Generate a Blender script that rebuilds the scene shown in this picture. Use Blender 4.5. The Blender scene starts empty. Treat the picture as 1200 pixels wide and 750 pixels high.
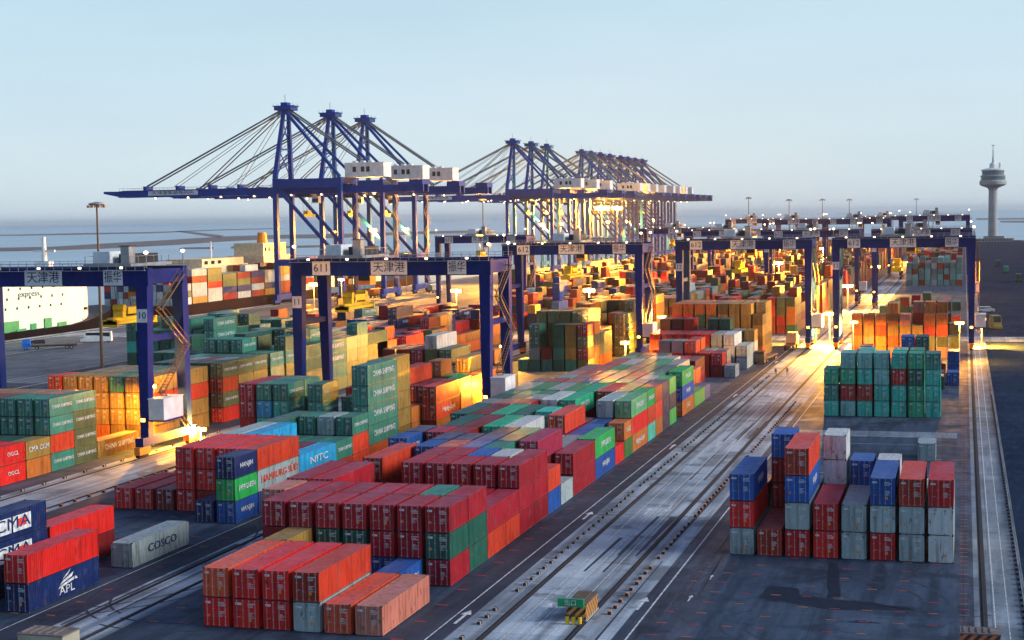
import bpy, math, random
from mathutils import Vector, Matrix
from mathutils.bvhtree import BVHTree
R = math.radians
rnd = random.Random(7)
sc = bpy.context.scene
COL = sc.collection

# ------------------------------------------------------------------ camera
CAM_Z = 35.0
YAW, PITCH, ROLL, F = 0.279047523, 0.0650057, -0.016769, 1852.841
fw = Vector((-math.sin(YAW) * math.cos(PITCH), math.cos(YAW) * math.cos(PITCH), -math.sin(PITCH)))
rt = Vector((math.cos(YAW), math.sin(YAW), 0))
up = rt.cross(fw)
r2 = rt * math.cos(ROLL) + up * math.sin(ROLL)
u2 = -rt * math.sin(ROLL) + up * math.cos(ROLL)
cd = bpy.data.cameras.new('camera')
cam = bpy.data.objects.new('camera', cd)
COL.objects.link(cam)
m = Matrix((r2, u2, -fw)).transposed().to_4x4()
m.translation = (0, 0, CAM_Z)
cam.matrix_world = m
cd.sensor_width = 36
cd.lens = 36 * F / 1200
cd.clip_start = 1
cd.clip_end = 120000
sc.camera = cam


def unproject(px, py):
    return (fw + r2 * ((px - 600) / F) + u2 * ((375 - py) / F)).normalized()


# ------------------------------------------------------------------ materials
def new_mat(name):
    mt = bpy.data.materials.new(name)
    mt.use_nodes = True
    nt = mt.node_tree
    return mt, nt, nt.nodes['Principled BSDF']


def N(nt, t, **kw):
    n = nt.nodes.new(t)
    for k, v in kw.items():
        if k in n.inputs.keys() if hasattr(n.inputs, 'keys') else False:
            n.inputs[k].default_value = v
        else:
            setattr(n, k, v)
    return n


def ramp(nt, src, stops):
    r = nt.nodes.new('ShaderNodeValToRGB')
    e = r.color_ramp.elements
    while len(e) < len(stops):
        e.new(0.5)
    for el, (p, c) in zip(e, stops):
        el.position = p
        el.color = (c, c, c, 1) if isinstance(c, (int, float)) else (*c, 1)
    nt.links.new(src, r.inputs[0])
    return r.outputs[0]


def noise(nt, scale, detail=4, vec=None, stretch=None, rough=0.55):
    n = nt.nodes.new('ShaderNodeTexNoise')
    n.inputs['Scale'].default_value = scale
    n.inputs['Detail'].default_value = detail
    n.inputs['Roughness'].default_value = rough
    if vec is not None:
        if stretch:
            mp = nt.nodes.new('ShaderNodeMapping')
            mp.inputs['Scale'].default_value = stretch
            nt.links.new(vec, mp.inputs[0])
            vec = mp.outputs[0]
        nt.links.new(vec, n.inputs['Vector'])
    return n.outputs['Fac']


def mixc(nt, fac, a, b, mode='MIX'):
    mx = nt.nodes.new('ShaderNodeMix')
    mx.data_type = 'RGBA'
    mx.blend_type = mode
    for s, v in ((0, fac), (6, a), (7, b)):
        if hasattr(v, 'links'):
            nt.links.new(v, mx.inputs[s])
        elif s == 0:
            mx.inputs[0].default_value = v
        else:
            mx.inputs[s].default_value = (*v, 1)
    return mx.outputs[2]


def coords(nt, kind='Object'):
    return nt.nodes.new('ShaderNodeTexCoord').outputs[kind]


def simple(name, col, rough=0.6, metal=0.0, vary=0.25, scale=0.6, rust=0.0):
    mt, nt, bs = new_mat(name)
    co = coords(nt)
    n1 = noise(nt, scale, 5, co)
    f = ramp(nt, n1, [(0.3, 0.0), (0.7, 1.0)])
    c = mixc(nt, f, tuple(x * (1 - vary) for x in col), tuple(min(1, x * (1 + vary * 0.6)) for x in col))
    if rust:
        n2 = noise(nt, scale * 3, 6, co, stretch=(1, 1, 0.3))
        g = ramp(nt, n2, [(0.6, 0.0), (0.72, rust)])
        c = mixc(nt, g, c, (0.13, 0.05, 0.025))
    nt.links.new(c, bs.inputs['Base Color'])
    bs.inputs['Roughness'].default_value = rough
    bs.inputs['Metallic'].default_value = metal
    bs.inputs['Specular IOR Level'].default_value = .3
    return mt


def emit(name, col, strength):
    mt, nt, bs = new_mat(name)
    bs.inputs['Base Color'].default_value = (*col, 1)
    bs.inputs['Emission Color'].default_value = (*col, 1)
    bs.inputs['Emission Strength'].default_value = strength
    return mt


def container_paint(name, attribute=False, lift=1.0):
    mt, nt, bs = new_mat(name)
    co = coords(nt)
    if attribute:
        a = nt.nodes.new('ShaderNodeAttribute')
        a.attribute_name = 'paint'
        base = a.outputs['Color']
        vec = co
    else:
        oi = nt.nodes.new('ShaderNodeObjectInfo')
        base = oi.outputs['Color']
        ad = nt.nodes.new('ShaderNodeVectorMath')
        ad.operation = 'ADD'
        sc_ = nt.nodes.new('ShaderNodeVectorMath')
        sc_.operation = 'SCALE'
        sc_.inputs[3].default_value = 1.0
        nt.links.new(oi.outputs['Location'], sc_.inputs[0])
        nt.links.new(co, ad.inputs[0])
        nt.links.new(sc_.outputs[0], ad.inputs[1])
        vec = ad.outputs[0]
    if lift != 1.0:
        base = mixc(nt, 1.0 - lift, base, (0.6, 0.6, 0.6))
    big = ramp(nt, noise(nt, 0.35, 4, vec), [(0.3, 0.0), (0.75, 0.55)])
    c = mixc(nt, big, base, mixc(nt, 1.0, base, (0.62, 0.60, 0.60), 'MULTIPLY'))
    streak = ramp(nt, noise(nt, 2.2, 5, vec, stretch=(1, 1, 0.10)), [(0.48, 0.0), (0.68, 0.75)])
    c = mixc(nt, streak, c, mixc(nt, 1.0, base, (0.42, 0.36, 0.36), 'MULTIPLY'))
    fade = ramp(nt, noise(nt, 0.9, 4, vec), [(0.55, 0.0), (0.8, 0.10)])
    c = mixc(nt, fade, c, (0.45, 0.42, 0.40))
    spot = ramp(nt, noise(nt, 3.0, 8, vec, stretch=(1, 1, 0.35)), [(0.60, 0.0), (0.68, 0.8)])
    c = mixc(nt, spot, c, (0.09, 0.035, 0.02))
    # upward faces: chalky roof paint plus sky reflection mixed into the colour in patches
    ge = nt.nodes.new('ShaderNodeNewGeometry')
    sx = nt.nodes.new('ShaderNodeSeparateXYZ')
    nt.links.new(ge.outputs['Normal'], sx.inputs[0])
    roof_sky_tint = ramp(nt, noise(nt, 0.45, 5, vec, stretch=(1.0, 0.4, 1)), [(0.35, 0.03), (0.8, 0.26)])
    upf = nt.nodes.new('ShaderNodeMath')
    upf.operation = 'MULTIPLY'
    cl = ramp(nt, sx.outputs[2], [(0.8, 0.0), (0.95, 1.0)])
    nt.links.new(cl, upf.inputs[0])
    nt.links.new(roof_sky_tint, upf.inputs[1])
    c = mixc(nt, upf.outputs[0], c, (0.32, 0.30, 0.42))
    bs.inputs['Specular IOR Level'].default_value = 0.35
    nt.links.new(c, bs.inputs['Base Color'])
    rg = ramp(nt, noise(nt, 0.8, 3, vec), [(0.3, 0.38), (0.8, 0.62)])
    nt.links.new(rg, bs.inputs['Roughness'])
    if attribute:
        wv = nt.nodes.new('ShaderNodeTexWave')
        wv.bands_direction = 'DIAGONAL'
        wv.inputs['Scale'].default_value = 1.2
        mp = nt.nodes.new('ShaderNodeMapping')
        mp.inputs['Scale'].default_value = (1, 1, 0)
        nt.links.new(co, mp.inputs[0])
        nt.links.new(mp.outputs[0], wv.inputs['Vector'])
        bp = nt.nodes.new('ShaderNodeBump')
        bp.inputs['Distance'].default_value = 0.05
        bp.inputs['Strength'].default_value = 0.7
        nt.links.new(wv.outputs['Fac'], bp.inputs['Height'])
        nt.links.new(bp.outputs[0], bs.inputs['Normal'])
    return mt


def ground_mat(name, c0, c1, scale=0.05, streak=(1, 0.06, 1), rough=0.75, stain=0.35, slabs=None, spec=.12):
    mt, nt, bs = new_mat(name)
    co = coords(nt)
    a = ramp(nt, noise(nt, scale, 6, co), [(0.32, 0.0), (0.7, 1.0)])
    c = mixc(nt, a, c0, c1)
    s = ramp(nt, noise(nt, 0.55, 7, co, stretch=streak), [(0.47, 0.0), (0.62, stain)])
    c = mixc(nt, s, c, tuple(x * 0.35 for x in c0))
    s2 = ramp(nt, noise(nt, 0.9, 4, co, stretch=streak), [(0.5, 0.0), (0.8, 0.45)])
    c = mixc(nt, s2, c, tuple(min(1, x * 1.7) for x in c1))
    d = ramp(nt, noise(nt, 0.16, 8, co), [(0.54, 0.0), (0.60, stain)])
    c = mixc(nt, d, c, tuple(x * 0.45 for x in c0))
    fine = ramp(nt, noise(nt, 3.0, 8, co), [(0.3, 0.82), (0.7, 1.12)])
    c = mixc(nt, 1.0, c, fine, 'MULTIPLY')
    if slabs:
        br = nt.nodes.new('ShaderNodeTexBrick')
        br.offset = 0
        br.inputs['Scale'].default_value = 1.0
        br.inputs['Brick Width'].default_value = slabs[0]
        br.inputs['Row Height'].default_value = slabs[1]
        br.inputs['Mortar Size'].default_value = 0.05
        br.inputs['Color1'].default_value = (1, 1, 1, 1)
        br.inputs['Color2'].default_value = (0.74, 0.76, 0.78, 1)
        br.inputs['Mortar'].default_value = (0.55, 0.55, 0.55, 1)
        nt.links.new(co, br.inputs['Vector'])
        c = mixc(nt, 1.0, c, br.outputs['Color'], 'MULTIPLY')
    nt.links.new(c, bs.inputs['Base Color'])
    bs.inputs['Specular IOR Level'].default_value = spec
    rr = ramp(nt, noise(nt, 0.3, 4, co), [(0.3, rough - 0.2), (0.7, rough + 0.1)])
    nt.links.new(rr, bs.inputs['Roughness'])
    return mt


M = {}
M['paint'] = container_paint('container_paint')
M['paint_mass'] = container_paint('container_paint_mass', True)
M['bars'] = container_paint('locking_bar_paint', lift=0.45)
M['casting'] = simple('corner_casting_steel', (0.07, 0.06, 0.06), 0.6)
M['decal'] = simple('white_decal', (0.66, 0.67, 0.65), 0.6, vary=0.55, scale=1.6, rust=.35)
M['decal_red'] = simple('red_decal', (0.7, 0.05, 0.03), 0.5, vary=0.15)
M['decal_navy'] = simple('navy_decal', (0.012, 0.03, 0.12), 0.5, vary=0.4)
M['decal_orange'] = simple('orange_sticker', (0.9, 0.28, 0.02), 0.5, vary=0.15)
M['navy'] = simple('navy_crane_paint', (0.0015, 0.018, 0.15), 0.6, vary=0.3, scale=0.25, rust=0.15)
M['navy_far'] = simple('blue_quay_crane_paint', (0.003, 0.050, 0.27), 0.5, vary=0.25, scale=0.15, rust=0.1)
M['steel'] = simple('galvanised_steel', (0.33, 0.33, 0.33), 0.5, 0.3, rust=0.3)
M['dark'] = simple('dark_machinery', (0.03, 0.03, 0.035), 0.6)
M['cable'] = simple('stay_cable', (0.10, 0.13, 0.17), 0.6)
M['white'] = simple('white_paint', (0.72, 0.72, 0.70), 0.55, vary=0.2, rust=0.2)
M['cream'] = simple('cream_paint', (0.72, 0.58, 0.36), 0.6, vary=0.2, rust=0.1)
M['glass'] = simple('dark_glass', (0.02, 0.03, 0.04), 0.12)
M['yellow'] = simple('yellow_paint', (0.85, 0.52, 0.02), 0.5, vary=0.2, rust=0.2)
M['orange'] = simple('orange_paint', (0.75, 0.24, 0.03), 0.5, vary=0.2)
M['red'] = simple('red_paint', (0.6, 0.03, 0.02), 0.5, vary=0.2)
M['green'] = simple('green_paint', (0.02, 0.30, 0.12), 0.5, vary=0.2)
M['tyre'] = simple('black_rubber', (0.02, 0.02, 0.02), 0.9)
M['concrete'] = simple('tower_concrete', (0.36, 0.36, 0.35), 0.8, vary=0.2, scale=0.1)
M['rail'] = simple('rail_steel', (0.035, 0.03, 0.035), 0.85, 0.0)
for k_ in ('navy', 'navy_far'):
    M[k_].node_tree.nodes['Principled BSDF'].inputs['Specular IOR Level'].default_value = .12
M['rust_steel'] = simple('brown_stair_steel', (0.14, 0.09, 0.06), 0.6, rust=0.4)
M['lamp'] = emit('sodium_lamp_glow', (1.0, 0.44, 0.06), 7)
M['lamp_white'] = emit('white_lamp_glow', (1.0, 0.80, 0.50), 3.5)

# ground families
M['asphalt'] = ground_mat('yard_asphalt', (0.034, 0.050, 0.086), (0.080, 0.108, 0.158), 0.05, (1, 0.10, 1), stain=.5, slabs=(12.5, 12.5))
M['lane'] = ground_mat('travel_lane_concrete', (0.24, 0.28, 0.33), (0.52, 0.57, 0.62), 0.09, (1, 0.03, 1), stain=0.65, slabs=(3.5, 7))
M['lane_dark'] = ground_mat('dark_lane_asphalt', (0.030, 0.036, 0.056), (0.056, 0.064, 0.090), 0.06, (1, 0.04, 1), stain=0.2)
M['strip'] = ground_mat('rail_strip_concrete', (0.17, 0.20, 0.24), (0.30, 0.34, 0.38), 0.1, (1, 0.1, 1), slabs=(2.4, 6))
M['lot'] = ground_mat('dark_lot_asphalt', (0.018, 0.030, 0.058), (0.034, 0.052, 0.088), 0.05, (1, 0.3, 1), rough=.95, stain=0.2, spec=.0)
M['quay'] = ground_mat('quay_apron_concrete', (0.10, 0.115, 0.14), (0.17, 0.19, 0.22), 0.03, (1, 0.05, 1), slabs=(6, 12))
M['mark_white'] = simple('worn_white_marking', (0.62, 0.62, 0.62), 0.7, vary=0.5, scale=1.5)
M['mark_orange'] = simple('worn_orange_marking', (0.42, 0.13, 0.05), 0.7, vary=0.5, scale=1.5)
M['mark_red'] = simple('worn_red_marking', (0.40, 0.04, 0.06), 0.7, vary=0.5, scale=1.5)
M['dark_patch'] = simple('dark_patch_paint', (0.006, 0.012, 0.030), 0.7, vary=0.6, scale=1.2)
M['mud'] = ground_mat('mud_flat', (0.17, 0.13, 0.12), (0.25, 0.20, 0.18), 0.01, (1, 1, 1), 0.8)


def water_mat():
    mt, nt, bs = new_mat('sea_water')
    co = coords(nt)
    big = ramp(nt, noise(nt, 0.0012, 5, co, stretch=(1, 3, 1)), [(0.35, 0.0), (0.7, 1.0)])
    c = mixc(nt, big, (0.20, 0.31, 0.40), (0.32, 0.44, 0.52))
    nt.links.new(c, bs.inputs['Base Color'])
    bs.inputs['Roughness'].default_value = 0.28
    bs.inputs['IOR'].default_value = 1.33
    b = nt.nodes.new('ShaderNodeBump')
    b.inputs['Strength'].default_value = 0.5
    b.inputs['Distance'].default_value = 0.6
    nt.links.new(noise(nt, 0.12, 6, co), b.inputs['Height'])
    nt.links.new(b.outputs[0], bs.inputs['Normal'])
    return mt


M['water'] = water_mat()


def stripe_mat(name, a, b, scale):
    mt, nt, bs = new_mat(name)
    co = coords(nt)
    sx = nt.nodes.new('ShaderNodeSeparateXYZ')
    nt.links.new(co, sx.inputs[0])
    s1 = nt.nodes.new('ShaderNodeMath'); s1.operation = 'ADD'
    nt.links.new(sx.outputs[0], s1.inputs[0]); nt.links.new(sx.outputs[1], s1.inputs[1])
    s2 = nt.nodes.new('ShaderNodeMath'); s2.operation = 'SUBTRACT'
    nt.links.new(s1.outputs[0], s2.inputs[0]); nt.links.new(sx.outputs[2], s2.inputs[1])
    ml = nt.nodes.new('ShaderNodeMath'); ml.operation = 'MULTIPLY'; ml.inputs[1].default_value = scale
    nt.links.new(s2.outputs[0], ml.inputs[0])
    fr = nt.nodes.new('ShaderNodeMath'); fr.operation = 'FRACT'
    nt.links.new(ml.outputs[0], fr.inputs[0])
    f = ramp(nt, fr.outputs[0], [(0.48, 0.0), (0.52, 1.0)])
    dirt = ramp(nt, noise(nt, 2.0, 5, co), [(0.4, 0.0), (0.8, 0.6)])
    c = mixc(nt, f, a, b)
    c = mixc(nt, dirt, c, (0.08, 0.06, 0.05))
    nt.links.new(c, bs.inputs['Base Color'])
    bs.inputs['Roughness'].default_value = 0.6
    return mt


M['hazard'] = stripe_mat('orange_black_hazard_stripes', (0.80, 0.33, 0.04), (0.02, 0.02, 0.02), 1.35)
M['hazard_red'] = stripe_mat('red_black_hazard_stripes', (0.80, 0.16, 0.05), (0.02, 0.02, 0.02), 1.35)


# ------------------------------------------------------------------ mesh builder
class MB:
    def __init__(s):
        s.v, s.f, s.m = [], [], []

    def quad(s, a, b, c, d, m=0):
        n = len(s.v); s.v += [a, b, c, d]; s.f.append((n, n + 1, n + 2, n + 3)); s.m.append(m)

    def box(s, x0, y0, z0, x1, y1, z1, m=0):
        n = len(s.v)
        s.v += [(x0, y0, z0), (x1, y0, z0), (x1, y1, z0), (x0, y1, z0), (x0, y0, z1), (x1, y0, z1), (x1, y1, z1), (x0, y1, z1)]
        for q in ((0, 3, 2, 1), (4, 5, 6, 7), (0, 1, 5, 4), (1, 2, 6, 5), (2, 3, 7, 6), (3, 0, 4, 7)):
            s.f.append(tuple(n + i for i in q)); s.m.append(m)

    def bar(s, p, q, w, h=None, w2=None, h2=None, m=0):
        h = w if h is None else h
        w2 = w if w2 is None else w2
        h2 = h if h2 is None else h2
        p, q = Vector(p), Vector(q)
        d = (q - p).normalized()
        ref = Vector((0, 0, 1)) if abs(d.z) < 0.95 else Vector((0, 1, 0))
        a = d.cross(ref).normalized(); b = a.cross(d).normalized()
        n = len(s.v)
        for c, ww, hh in ((p, w, h), (q, w2, h2)):
            for i, j in ((-1, -1), (1, -1), (1, 1), (-1, 1)):
                s.v.append(tuple(c + a * (i * ww / 2) + b * (j * hh / 2)))
        for k in ((0, 1, 2, 3), (7, 6, 5, 4), (0, 4, 5, 1), (1, 5, 6, 2), (2, 6, 7, 3), (3, 7, 4, 0)):
            s.f.append(tuple(n + i for i in k)); s.m.append(m)

    def cyl(s, p, q, r0, r1=None, n=12, m=0):
        r1 = r0 if r1 is None else r1
        p, q = Vector(p), Vector(q)
        d = (q - p).normalized()
        ref = Vector((0, 0, 1)) if abs(d.z) < 0.95 else Vector((0, 1, 0))
        a = d.cross(ref).normalized(); b = a.cross(d).normalized()
        k = len(s.v)
        for c, r in ((p, r0), (q, r1)):
            for i in range(n):
                t = 2 * math.pi * i / n
                s.v.append(tuple(c + a * (r * math.cos(t)) + b * (r * math.sin(t))))
        for i in range(n):
            j = (i + 1) % n
            s.f.append((k + i, k + j, k + n + j, k + n + i)); s.m.append(m)
        s.f.append(tuple(k + i for i in range(n))[::-1]); s.m.append(m)
        s.f.append(tuple(k + n + i for i in range(n))); s.m.append(m)

    def lathe(s, prof, n=24, m=0, cx=0, cy=0):
        k = len(s.v)
        for r, z in prof:
            for i in range(n):
                t = 2 * math.pi * i / n
                s.v.append((cx + r * math.cos(t), cy + r * math.sin(t), z))
        for a in range(len(prof) - 1):
            for i in range(n):
                j = (i + 1) % n
                s.f.append((k + a * n + i, k + a * n + j, k + (a + 1) * n + j, k + (a + 1) * n + i)); s.m.append(m)
        s.f.append(tuple(k + i for i in range(n))[::-1]); s.m.append(m)
        e = k + (len(prof) - 1) * n
        s.f.append(tuple(e + i for i in range(n))); s.m.append(m)

    def mesh(s, name, mats):
        me = bpy.data.meshes.new(name)
        me.from_pydata(s.v, [], s.f)
        for mt in (mats if isinstance(mats, (list, tuple)) else [mats]):
            me.materials.append(mt)
        me.polygons.foreach_set('material_index', s.m)
        me.update()
        return me


def link(name, data, parent=None, loc=None, color=None):
    o = bpy.data.objects.new(name, data)
    COL.objects.link(o)
    if parent is not None:
        o.parent = parent
    if loc is not None:
        o.location = loc
    if color is not None:
        o.color = (*color, 1)
    return o


def part(name, mb, mats, parent, **kw):
    return link(name, mb.mesh(name, mats), parent, **kw)


def tag(o, label=None, cat=None, group=None, kind=None):
    if label: o['label'] = label
    if cat: o['category'] = cat
    if group: o['group'] = group
    if kind: o['kind'] = kind
    return o


def empty(name, loc=(0, 0, 0), rz=0.0):
    e = link(name, None, None, loc)
    e.empty_display_size = 0.5
    e.rotation_euler.z = rz
    return e


KIDS = {}


def copy_tree(o, parent=None):
    c = o.copy()
    COL.objects.link(c)
    c.parent = parent
    for ch in o.children:
        copy_tree(ch, c)
    return c


def struct(name, mb, mats):
    o = link(name, mb.mesh(name, mats))
    o['kind'] = 'structure'
    return o


_text = {}


def text_mesh(txt, size, mat, depth=0.02, squash=1.0, bold=0.0):
    key = (txt, size, mat.name, squash, bold)
    if key in _text:
        return _text[key]
    cu = bpy.data.curves.new('lettering', 'FONT')
    cu.body = txt
    cu.size = size
    cu.align_x = 'CENTER'
    cu.align_y = 'CENTER'
    cu.extrude = depth
    cu.offset = 0.0
    cu.resolution_u = 2
    o = bpy.data.objects.new('lettering_source', cu)
    COL.objects.link(o)
    dg = bpy.context.evaluated_depsgraph_get()
    me = bpy.data.meshes.new_from_object(o.evaluated_get(dg))
    me.materials.clear()
    me.materials.append(mat)
    for v in me.vertices:
        v.co.x *= squash
    bpy.data.objects.remove(o)
    bpy.data.curves.remove(cu)
    _text[key] = me
    return me


FACE_X = Matrix(((0, 0, 1), (1, 0, 0), (0, 1, 0)))      # text seen from +X, reading towards +Y
FACE_NY = Matrix(((1, 0, 0), (0, 0, -1), (0, 1, 0)))    # text seen from -Y


def letter(txt, size, mat, parent, loc, face='x', squash=1.0, bold=0.0, name='lettering'):
    o = link(name, text_mesh(txt, size, mat, squash=squash, bold=bold), parent, loc)
    o.rotation_euler = (FACE_X if face == 'x' else FACE_NY).to_euler()
    return o


# ------------------------------------------------------------------ the ground
YMAX = 1850
g = MB(); g.box(-277.5, -80, -6, 420, YMAX, 0)
struct('ground', g, M['asphalt'])


def sheet(name, x0, y0, x1, y1, mat, level=1, z=None):
    b = MB(); zz = 0.004 * level if z is None else z
    b.quad((x0, y0, zz), (x1, y0, zz), (x1, y1, zz), (x0, y1, zz))
    return struct(name, b, mat)


sheet('quay_apron', -277.5, -80, -206, YMAX, M['quay'], 1)
sheet('quay_road', -206, -80, -196, YMAX, M['lane_dark'], 1)
for i, (x0, x1) in enumerate(((-120.2, -107.6), (-76.6, -70.2), (-41.6, -28.0))):
    sheet('travel_lane', x0, -80, x1, 1700, M['lane'], 1)
sheet('side_lane', -46.2, -80, -41.6, 1700, M['lane_dark'], 1)
sheet('side_lane', -80.4, -80, -76.6, 1700, M['lane_dark'], 1)
sheet('rail_strip', 0.9, -80, 5.1, 1700, M['strip'], 1)
sheet('dark_lot', 5.3, -80, 420, 700, M['lot'], 1)
sheet('dark_road', 5.3, 700, 60, YMAX, M['lot'], 1)
sheet('cross_road', -277.5, 436, 60, 452, M['lane'], 2)
sheet('cross_road', -205, 306, -46.2, 326, M['quay'], 2)

# crane rails: two steel heads in a grooved dark band
for x in (-151.8, -118.0, -109.0, -75.4, -71.6, -38.7, -31.5, 1.7):
    b = MB()
    b.box(x - 0.30, -80, 0.006, x + 0.30, 1700, 0.012)
    b.box(x - 0.07, -80, 0.012, x + 0.07, 1700, 0.10)
    struct('crane_rail', b, M['rail'])
for x in (-276.0, -247.2):
    b = MB(); b.box(x - 0.3, -80, 0.006, x + 0.3, 1800, 0.05)
    struct('crane_rail', b, M['rail'])

# painted lines, arrows and slot marks
mk = MB()
def pl(x0, y0, x1, y1, z=0.012):
    mk.quad((x0, y0, z), (x1, y0, z), (x1, y1, z), (x0, y1, z))
for x, w in ((-43.1, .14), (-26.85, .16), (-35.1, .12), (-36.9, .10), (-33.3, .10), (-80.3, .12), (-74.0, .1), (-112.5, .1), (-206, .3), (-196.2, .3), (-250, .25), (2.6, .1), (3.7, .08)):
    pl(x - w / 2, -60, x + w / 2, 430)
for y in (455, 433):
    pl(-200, y, 0, y + .3)
pl(-274.5, -60, -273.9, 1500)
def arrow(x, y, s=1.0, d=1):
    z = 0.013
    pl(x - .14 * s, y, x + .14 * s, y + 3.2 * s, z)
    yy = y + 3.2 * s if d > 0 else y
    mk.quad((x - .5 * s, yy, z), (x + .5 * s, yy, z), (x + .02, yy + 1.6 * s * d, z), (x - .02, yy + 1.6 * s * d, z))
for y in (128, 176, 232, 300, 370):
    arrow(-42.3, y); arrow(-35.9, y + 4); arrow(-33.8, y + 8, 1, -1)
arrow(-27.9, 136); arrow(-24.0, 140, .5); arrow(-23.4, 149, .4)
for y in range(120, 420, 12):
    pl(-41.4, y, -38.9, y + .12)
struct('white_road_markings', mk, M['mark_white'])
mo = MB(); mr = MB()
for y in range(110, 330, 6):
    mo.quad((-47.0 + .2, y, .012), (-44.6, y, .012), (-44.6, y + .28, .012), (-46.8, y + .28, .012)) if y % 12 == 0 else \
        mr.quad((-46.0, y, .012), (-44.9, y, .012), (-44.9, y + .3, .012), (-46.0, y + .3, .012))
for y in range(128, 164, 4):
    for k in range(0, 9):
        x = -25.4 + 2.8 * k
        t = mo if (k + y // 4) % 2 else mr
        if rnd.random() < .62:
            t.quad((x, y, .012), (x + .9, y, .012), (x + .9, y + .22, .012), (x, y + .22, .012))
for y in range(120, 420, 2):
    (mr if y % 4 else mo).quad((-.35, y, .012), (.45, y, .012), (.45, y + .2, .012), (-.35, y + .2, .012))
for y in range(108, 170, 5):
    for x in (-98, -94.5, -91, -86.5, -83, -79.3, -69, -66):
        if rnd.random() < .6:
            (mo if rnd.random() < .5 else mr).quad((x, y, .012), (x + .9, y, .012), (x + .9, y + .25, .012), (x, y + .25, .012))
struct('orange_slot_markings', mo, M['mark_orange'])
struct('red_slot_markings', mr, M['mark_red'])
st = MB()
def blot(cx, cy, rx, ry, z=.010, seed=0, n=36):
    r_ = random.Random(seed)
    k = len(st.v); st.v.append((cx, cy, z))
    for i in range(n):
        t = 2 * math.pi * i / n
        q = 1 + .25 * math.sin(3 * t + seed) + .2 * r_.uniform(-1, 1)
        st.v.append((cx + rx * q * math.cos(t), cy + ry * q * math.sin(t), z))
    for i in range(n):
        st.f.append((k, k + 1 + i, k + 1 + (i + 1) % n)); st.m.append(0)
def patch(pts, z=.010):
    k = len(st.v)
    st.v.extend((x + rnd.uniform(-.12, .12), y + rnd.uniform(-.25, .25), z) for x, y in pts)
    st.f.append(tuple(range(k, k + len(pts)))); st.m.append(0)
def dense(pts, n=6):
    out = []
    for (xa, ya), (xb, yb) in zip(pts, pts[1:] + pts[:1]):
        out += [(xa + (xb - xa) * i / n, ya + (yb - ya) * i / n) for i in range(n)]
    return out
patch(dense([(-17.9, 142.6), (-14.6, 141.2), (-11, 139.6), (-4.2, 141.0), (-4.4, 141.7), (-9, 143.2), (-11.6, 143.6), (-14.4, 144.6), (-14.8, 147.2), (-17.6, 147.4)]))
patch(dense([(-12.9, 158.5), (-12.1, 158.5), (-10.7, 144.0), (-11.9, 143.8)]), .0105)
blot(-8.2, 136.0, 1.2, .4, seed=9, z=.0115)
struct('dark_ground_patches', st, M['dark_patch'])  # irregular darker areas laid flat on the asphalt
tm = MB()
def track(cx, cy, r, a0, a1, sy=1.0, w=.28, z=.0065):
    n = 18
    for off in (0, 2.0):
        for i in range(n):
            t0, t1 = a0 + (a1 - a0) * i / n, a0 + (a1 - a0) * (i + 1) / n
            q = []
            for t_, rr_ in ((t0, r + off), (t1, r + off), (t1, r + off + w), (t0, r + off + w)):
                q.append((cx + rr_ * math.cos(t_), cy + rr_ * sy * math.sin(t_), z))
            tm.quad(*q)
tr_ = random.Random(12)
for k in range(11):
    track(tr_.uniform(-26, 2), tr_.uniform(126, 158), tr_.uniform(3, 11), (a0 := tr_.uniform(0, 6.2)), a0 + tr_.uniform(.8, 2.4), tr_.uniform(.8, 1.6), tr_.uniform(.16, .3), .0062 + k * .0001)
for k in range(14):
    track(tr_.uniform(-98, -66), tr_.uniform(112, 165), tr_.uniform(5, 16), (a0 := tr_.uniform(0, 6.2)), a0 + tr_.uniform(.5, 1.6), 1.3, .25, .0062 + k * .0001)
for k in range(30):
    x = tr_.choice((-44.6, -36.4, -34.2, -40.6, -29.4, -26, -78.6, -74.2)) + tr_.uniform(-.7, .7); y = tr_.uniform(115, 300); l_ = tr_.uniform(8, 40)
    for off in (0, 1.9): tm.quad((x + off, y, .0095 + k * .0001), (x + off + .25, y, .0095 + k * .0001), (x + off + .25 + tr_.uniform(-.5, .5), y + l_, .0095 + k * .0001), (x + off + tr_.uniform(-.2, .2), y + l_, .0095 + k * .0001))
struct('tyre_marks', tm, simple('tyre_rubber_marks', (.036, .046, .072), .8, vary=.5, scale=1.2))
# slot panels behind the right-hand stacks (lighter slab joints)
for y in range(214, 270, 14):
    sheet('slab_strip', -26, y, -3, y + .35, M['strip'], 2)
sheet('slab_strip', -26, 250, -1, 256, M['strip'], 2)

# sea and mud flats
s = MB(); s.quad((-90000, -4000, -4), (60000, -4000, -4), (60000, 110000, -4), (-90000, 110000, -4))
struct('sea', s, M['water'])


def flat(name, pts, z=-3.4, mat='mud', h=.5):
    b = MB(); n = len(pts); k = 0
    for x, y in pts: b.v.append((x, y, z))
    for x, y in pts: b.v.append((x * 1.0, y, z - h - .4))
    b.f.append(tuple(range(n))); b.m.append(0)
    for i in range(n):
        j = (i + 1) % n
        b.f.append((i, i + n, j + n, j)); b.m.append(0)
    return struct(name, b, M[mat])


def ground_at(px, py, z=0.0):
    d = unproject(px, py)
    t = (z - CAM_Z) / d.z
    return (d.x * t, d.y * t)


def bar_island(name, top, bottom, seed):
    # outline measured on the photograph, laid on the sea at its real distance
    r_ = random.Random(seed)
    pts = [ground_at(x, y + r_.uniform(-.25, .25), -3.4) for x, y in top] + [ground_at(x, y + r_.uniform(-.25, .25), -3.4) for x, y in reversed(bottom)]
    return flat(name, pts)


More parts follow.
